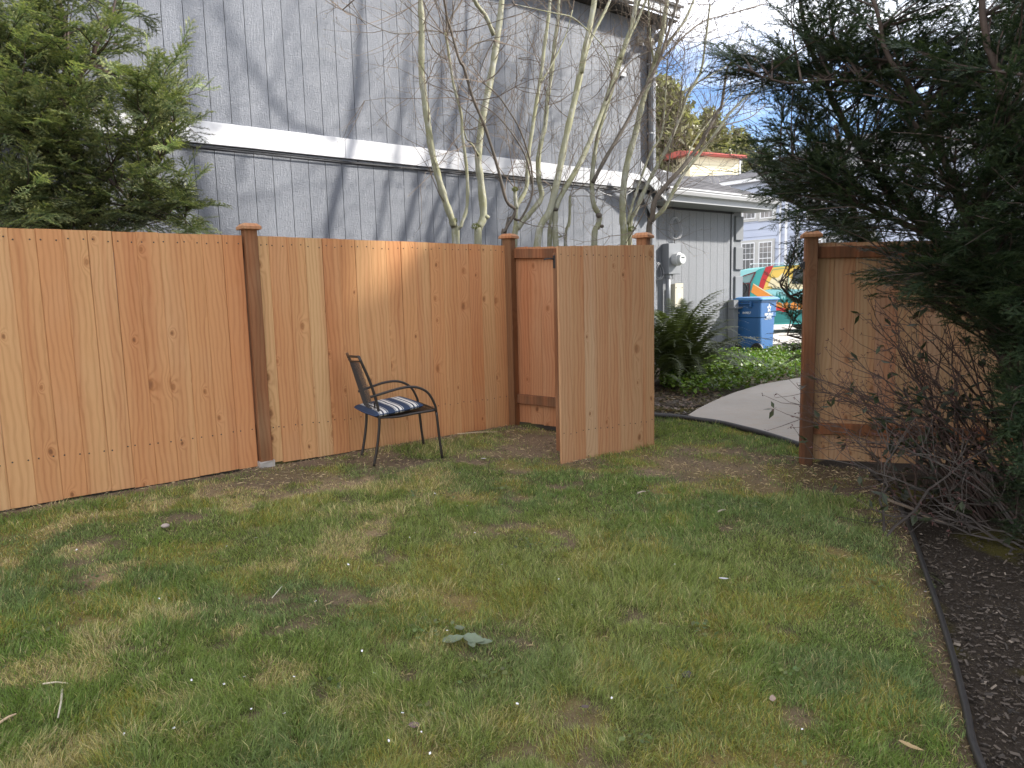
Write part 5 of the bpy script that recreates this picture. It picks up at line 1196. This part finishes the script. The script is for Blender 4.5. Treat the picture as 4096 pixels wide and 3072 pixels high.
for k in range(22):
    q = at(r_.uniform(3560, 3960), r_.uniform(1600, 1950), r_.uniform(4.5, 5.0)); g.tube([(0, 0, 0), (q - b3) * .5 + [0, 0, .03], q - b3], [.008, .006, .003], 4, cap=False)
g.build('stems', M_TWIG, rh, kind='stuff')
# fallen branch and little ferns at the bed edge
q = [gnd(3430, 2200), gnd(3520, 2215), gnd(3640, 2235)]; 
P = [gnd(3480, 1975), gnd(3560, 2030), gnd(3640, 2060), gnd(3720, 2095), gnd(3790, 2105)]
tag(MB().tube([p + [0, 0, .03 + .02 * math.sin(i)] for i, p in enumerate(P)], [.006, .009, .01, .009, .006], 5).build('fallen_branch', M_TWIG), 'thin brown fallen branch lying over the black edging under the shrubs', 'branch')
for k, (px, py, lb, az) in enumerate(((3540, 2240, 'small pressed fern frond lying flat left of the edging', 2.9), (3650, 2290, 'small fern sprig against the edging, below the pressed frond', -1.2))):
    p = gnd(px, py); o = empty('fern_sprig', (p[0], p[1], p[2] + .02), 0, lb, 'fern')
    for j in range(3): inst('frond', fr_m[j], o, (0, 0, 0), (0, R(62), az + j * .6), (.26, .26, .26))

# ------------------------------------------------------------------ bark chips in the bed
def scatter_bed(n):
    az = RNG.uniform(-.1, .75, n); rr_ = 1.5 + 4.2 * RNG.random(n) ** 1.3; x = rr_ * np.sin(az); y = rr_ * np.cos(az); k = ~inside(x, y, LP) & (y < 5.6) & (x > .8) & (seg_dist(x, y, EDGE) > .02); return x[k], y[k]
x, y = scatter_bed(42000); n = len(x); zf = gz(x, y) + .05 * (fbm(x * 2.5, y * 2.5, 4) - .5) - .006
p = np.stack([x, y, zf], 1); a = unit(RNG.normal(0, 1, (n, 3)) * [1, 1, .25]); nrm = unit(RNG.normal(0, .5, (n, 3)) + [0, 0, 1]); b = unit(np.cross(nrm, a)); l_ = .005 + .026 * RNG.random((n, 1)) ** 2.2; w = l_ * RNG.uniform(.2, .5, (n, 1))
q = [p - a * l_ / 2 - b * w / 2, p + a * l_ / 2 - b * w / 2, p + a * l_ / 2 + b * w / 2, p - a * l_ / 2 + b * w / 2]; q = [v_ + nrm * .004 for v_ in q]
c = np.array([.060, .047, .036]) * RNG.uniform(.35, 1.8, (n, 1)); pale = RNG.random(n) < .025; c[pale] = [.22, .18, .14]
soup('bark_mulch', np.concatenate([np.stack([q[0], q[1], q[2]], 1), np.stack([q[0], q[2], q[3]], 1)]), M_CHIP, np.concatenate([c, c]))

# ------------------------------------------------------------------ grass
def grass(n):
    az = RNG.uniform(-.85, .72, n); u_ = RNG.random(n); rr_ = 1.35 * (8.6 / 1.35) ** (u_ ** .82); x = rr_ * np.sin(az); y = rr_ * np.cos(az)
    k = inside(x, y, LP) & (fence_dist(x, y) > .02); x, y = x[k], y[k]
    cov, dry, moss, bare = lawn_maps(x, y)
    # keep the blades off the panel between the posts
    k = RNG.random(len(x)) < np.clip(cov * 1.05, 0.03, 1) * (1 - .85 * bare); return x[k], y[k], cov[k], dry[k], moss[k]
x, y, cov, dry, moss = grass(880000); n = len(x); rr_ = np.hypot(x, y)
ht = (.0155 + .026 * cov * fbm(x * 1.3 + 50, y * 1.3, 2) * 1.6) * RNG.uniform(.55, 1.35, n) * (.45 + 1.15 * fbm(x * 6 + 3, y * 7 + 8, 2)); lng = np.clip((fbm(x * 1.1 + 20, y * 1.1 + 9, 2) - .45) * 3, 0, 1) * np.clip((x + .6) * .6, 0, 1) * np.clip((5.2 - y) * .5, 0, 1); ht *= 1 + .8 * lng
wdt = (.0014 + .0010 * RNG.random(n)) * (1 + np.clip(rr_ - 2, 0, 9) * .22)
flow = fbm(x * 3.2, y * 3.2, 3) * 18; da = flow + RNG.normal(0, 1.25, n); lean = np.clip(RNG.normal(.85, .35, n), .1, 1.5)
dh = np.stack([np.cos(da), np.sin(da), np.zeros(n)], 1); upv = np.array([0, 0, 1.]); z0 = gz(x, y) + .018 * (fbm(x * 3, y * 3, 3) - .5) + .012 * cov - .008
P0 = np.stack([x, y, z0], 1); hh = ht[:, None]; l1 = lean[:, None]
P1 = P0 + (dh * np.sin(l1 * .55) + upv * np.cos(l1 * .55)) * hh * .55; P2_ = P1 + (dh * np.sin(l1 * 1.25) + upv * np.cos(l1 * 1.25)) * hh * .6
pa = RNG.uniform(0, PI, n); wv = np.stack([np.cos(pa), np.sin(pa), np.zeros(n)], 1) * (wdt[:, None] * .5)
T_ = np.concatenate([np.stack([P0 - wv, P0 + wv, P1 + wv * .8], 1), np.stack([P0 - wv, P1 + wv * .8, P1 - wv * .8], 1), np.stack([P1 - wv * .8, P1 + wv * .8, P2_], 1)])
g1 = np.array([.165, .235, .058]); g2 = np.array([.25, .28, .092]); g3 = np.array([.56, .46, .25]); g4 = np.array([.33, .28, .07]); hue = fbm(x * .8 + 9, y * .8, 2)[:, None]
c = g1 + (g2 - g1) * np.clip((hue - .3) * 2.2, 0, 1); c = c + (np.array([.155, .215, .085]) - c) * np.clip((fbm(x * 1.5 + 33, y * 1.5, 2)[:, None] - .5) * 3, 0, .8)
isd = RNG.random(n) < (.07 + .50 * dry + .10 * (1 - cov)); c = np.where(isd[:, None], g3 * RNG.uniform(.6, 1.1, (n, 1)), c); ism = RNG.random(n) < .36 * moss; c = np.where((ism & ~isd)[:, None], g4, c); c = c * RNG.uniform(.5, 1.55, (n, 1))
soup('grass', T_, M_GRASS, np.concatenate([c, c, c]))
print('grass blades', n)
# clover and small weeds
cw = np.stack([RNG.uniform(-2.6, 2.0, 26), RNG.uniform(1.9, 5.2, 26)], 1); cw = np.repeat(cw, 22, axis=0) + RNG.normal(0, .05, (572, 2)); k = inside(cw[:, 0], cw[:, 1], LP) & (seg_dist(cw[:, 0], cw[:, 1], EDGE) > .15)
leafs(0, (cw[k, 0], cw[k, 1]), .024, (.115, .15, .05), .35, 'weed_patch', up=.35, zoff=(.015, .04))
n = 5200; x = RNG.uniform(-3, 2.6, n); y = RNG.uniform(1.4, 6, n); k = inside(x, y, LP) & (fbm(x * 2.3 + 4, y * 2.3 + 6, 3) > .60); leafs(0, (x[k], y[k]), .015, (.07, .11, .035), .4, 'clover', up=.4, zoff=(.01, .03))

# crumbs of soil and matted straw where the turf is thin
n = 60000; x = RNG.uniform(-3.6, 3.2, n); y = RNG.uniform(1.4, 7.4, n); k = inside(x, y, LP) & (fence_dist(x, y) > .01); x, y = x[k], y[k]; cv, dr_, ms_, br_ = lawn_maps(x, y); k = RNG.random(len(x)) < np.clip(br_ * .9 + (1 - cv) * .35, 0, 1); x, y, br_ = x[k], y[k], br_[k]; n = len(x)
p = np.stack([x, y, gz(x, y) + .018 * (fbm(x * 3, y * 3, 3) - .5) + .002], 1); a = unit(RNG.normal(0, 1, (n, 3)) * [1, 1, .3]); b = unit(np.cross(unit(RNG.normal(0, .5, (n, 3)) + [0, 0, 1]), a)); straw = (RNG.random(n) < .30)[:, None]
l_ = np.where(straw, RNG.uniform(.02, .06, (n, 1)), RNG.uniform(.004, .016, (n, 1))); w = np.where(straw, .0022, l_ * .7)
c = np.where(straw, np.array([.44, .34, .19]), np.array([.15, .11, .078])) * RNG.uniform(.4, 1.6, (n, 1)); up_ = np.array([0, 0, .006])
soup('turf_litter', np.concatenate([np.stack([p - a * l_ / 2, p + b * w / 2 + up_, p + a * l_ / 2], 1), np.stack([p - a * l_ / 2, p + a * l_ / 2, p - b * w / 2 + up_], 1)]), M_CHIP, np.concatenate([c, c]))

# ------------------------------------------------------------------ small things on the lawn
def leafobj(name, px, py, L_, wf, col, rz, label, cat='leaf', curl=.15, parent=None, lift=.03, n=7):
    p = gnd(px, py); g = MB(); rows = []
    for i in range(n + 1):
        f = i / n; w = L_ * wf * math.sin(PI * f ** .8) ** .8 * (1 + .12 * math.sin(i * 2.7)); x_ = L_ * (f - .5); zz_ = curl * L_ * (f - .5) ** 2 * 2
        rows.append([(x_, -w, zz_ + w * .3), (x_, -w * .5, zz_ + w * .08), (x_, 0, zz_), (x_, w * .5, zz_ + w * .08), (x_, w, zz_ + w * .3)])
    g.loft(rows, close=False, cap=False); m = plain('leaf ' + label[:20], col, .55, 0, .25, 40)
    o = g.build(name, m, parent, loc=(p[0], p[1], p[2] + lift), rot=(random.uniform(-.2, .2), random.uniform(-.25, .25), rz), smooth=True)
    if label and parent is None: tag(o, label, cat)
    return o
wp = gnd(1890, 2590); weed = empty('broadleaf_weed', (0, 0, 0), 0, 'flat grey-green broadleaf weed with torn leaves in the middle of the lawn', 'weed')
weed.location = tuple(wp)
for (px, py, l_, rz) in ((1838, 2545, .075, 1.9), (1815, 2592, .10, .35), (1896, 2590, .10, -.35), (1940, 2602, .075, -.2), (1888, 2612, .055, -1.2)):
    o = leafobj('leaf', px, py, l_, .30, (.125, .155, .095), rz, '', parent=weed, lift=.035); o.location = tuple(np.array(o.location) - wp)
leafobj('dead_leaf', 1660, 2935, .045, .35, (.16, .10, .11), .2, 'purplish dead leaf lying near the bottom edge left of centre'); leafobj('dead_leaf', 2750, 2735, .05, .4, (.05, .04, .045), 1.0, 'blackish curled dead leaf in the right half of the lawn', lift=.035)
leafobj('dead_leaf', 2340, 2860, .035, .4, (.09, .065, .06), 2.0, 'small dark dead leaf low in the lawn between the other two'); leafobj('dead_leaf', 2895, 2350, .055, .28, (.62, .60, .62), .2, 'pale shrivelled leaf glinting in the right half of the lawn', lift=.045)
leafobj('dead_leaf', 1935, 1850, .06, .3, (.62, .60, .64), -.5, 'pale scrap of leaf on the moss right of the chair', lift=.03); leafobj('dead_leaf', 3090, 2835, .04, .3, (.30, .22, .17), 1.3, 'tan dead leaf standing in the grass near the right edging', lift=.04)
leafobj('dead_leaf', 3640, 3020, .08, .18, (.35, .25, .12), -.4, 'long yellow-brown dead leaf beside the edging at the bottom')
def stick(px0, py0, px1, py1, r_, col, label):
    a, b = gnd(px0, py0), gnd(px1, py1); m = (a + b) / 2 + [.005, .0, .006]; tag(MB().tube([a + [0, 0, .035], m + [0, 0, .035], b + [0, 0, .035]], [r_, r_ * .9, r_ * .6], 6).build('stick', plain('stick ' + label[:14], col, .8, 0, .2, 30)), label, 'stick')
stick(252, 2792, 236, 2908, .0042, (.52, .46, .36), 'pale upright-lying stick in the left foreground, longer of the crossed pair'); stick(176, 2770, 276, 2768, .0035, (.55, .46, .32), 'pale short stick lying level above the longer one at left')
stick(0, 2930, 68, 2893, .005, (.50, .36, .22), 'tan stick entering the frame at the lower left edge'); stick(1090, 2420, 1130, 2372, .002, (.6, .56, .42), 'thin curved straw in the lawn left of centre')
stick(1830, 1750, 1990, 1742, .004, (.5, .38, .24), 'long straw-coloured stick on the moss in the fence corner'); stick(2550, 1992, 2582, 1985, .006, (.40, .33, .25), 'short wood chip on the worn grass beyond the gate edge'); stick(2870, 2068, 2902, 2060, .006, (.33, .28, .2), 'short wood chip in front of the gateway, right of the other chip')
p = gnd(663, 2125); g = MB(); rr_ = []
for j in range(6):
    th = PI * j / 5; rr_.append([(.026 * (math.sin(th) + .01) * math.cos(a), .022 * (math.sin(th) + .01) * math.sin(a), -.013 * math.cos(th)) for a in [2 * PI * q / 9 for q in range(9)]])
tag(g.loft(rr_).build('pebble', plain('pebble', (.36, .29, .25), .8, 0, .2, 20), None, loc=(p[0], p[1], p[2] + .035), smooth=True), 'flat round pinkish pebble in the grass below the left fence', 'pebble')
# white fallen petals, a few too many to list; each its own small thing
PT = [(1613, 2898), (2447, 2837), (1722, 3064), (1688, 2976), (2290, 2455), (3207, 2965), (770, 2765), (900, 2780), (980, 2750), (1008, 2883), (500, 2985), (1236, 1818), (1395, 2290), (1265, 2440), (2008, 2290), (1900, 2150), (1640, 2170), (2235, 2350), (1500, 2735), (1140, 2900), (910, 2215), (1025, 2170), (640, 2430), (1790, 2560), (1450, 2645), (2700, 2290), (3555, 2140), (1558, 3012), (1870, 2040), (310, 2230), (700, 2960), (1180, 2750), (300, 1988), (2070, 2860), (1840, 1905), (1740, 1990), (3700, 2400)]
PM = []
for k in range(3):
    g = MB(); n_ = 8; ring = [(.011 * math.cos(2 * PI * i / n_) * random.uniform(.7, 1.1), .008 * math.sin(2 * PI * i / n_) * random.uniform(.7, 1.1), .002 * math.sin(i * 2)) for i in range(n_)]
    g.add([(0, 0, -.002)] + ring, [(0, i + 1, (i + 1) % n_ + 1) for i in range(n_)]); PM.append(g.mesh('petal', plain('white petal', (.78, .76, .78), .5)))
for k, (px, py) in enumerate(PT):
    p = gnd(px, py); s_ = .55 if py > 2300 else .75; o = inst('petal', PM[k % 3], None, (p[0], p[1], p[2] + .045 if py > 2200 else p[2] + .03), (random.uniform(-.5, .5), random.uniform(-.5, .5), random.uniform(0, 6)), (s_, s_, s_))
    tag(o, 'small white fallen petal lying on the lawn grass', 'petal', 'white petals scattered over the lawn')
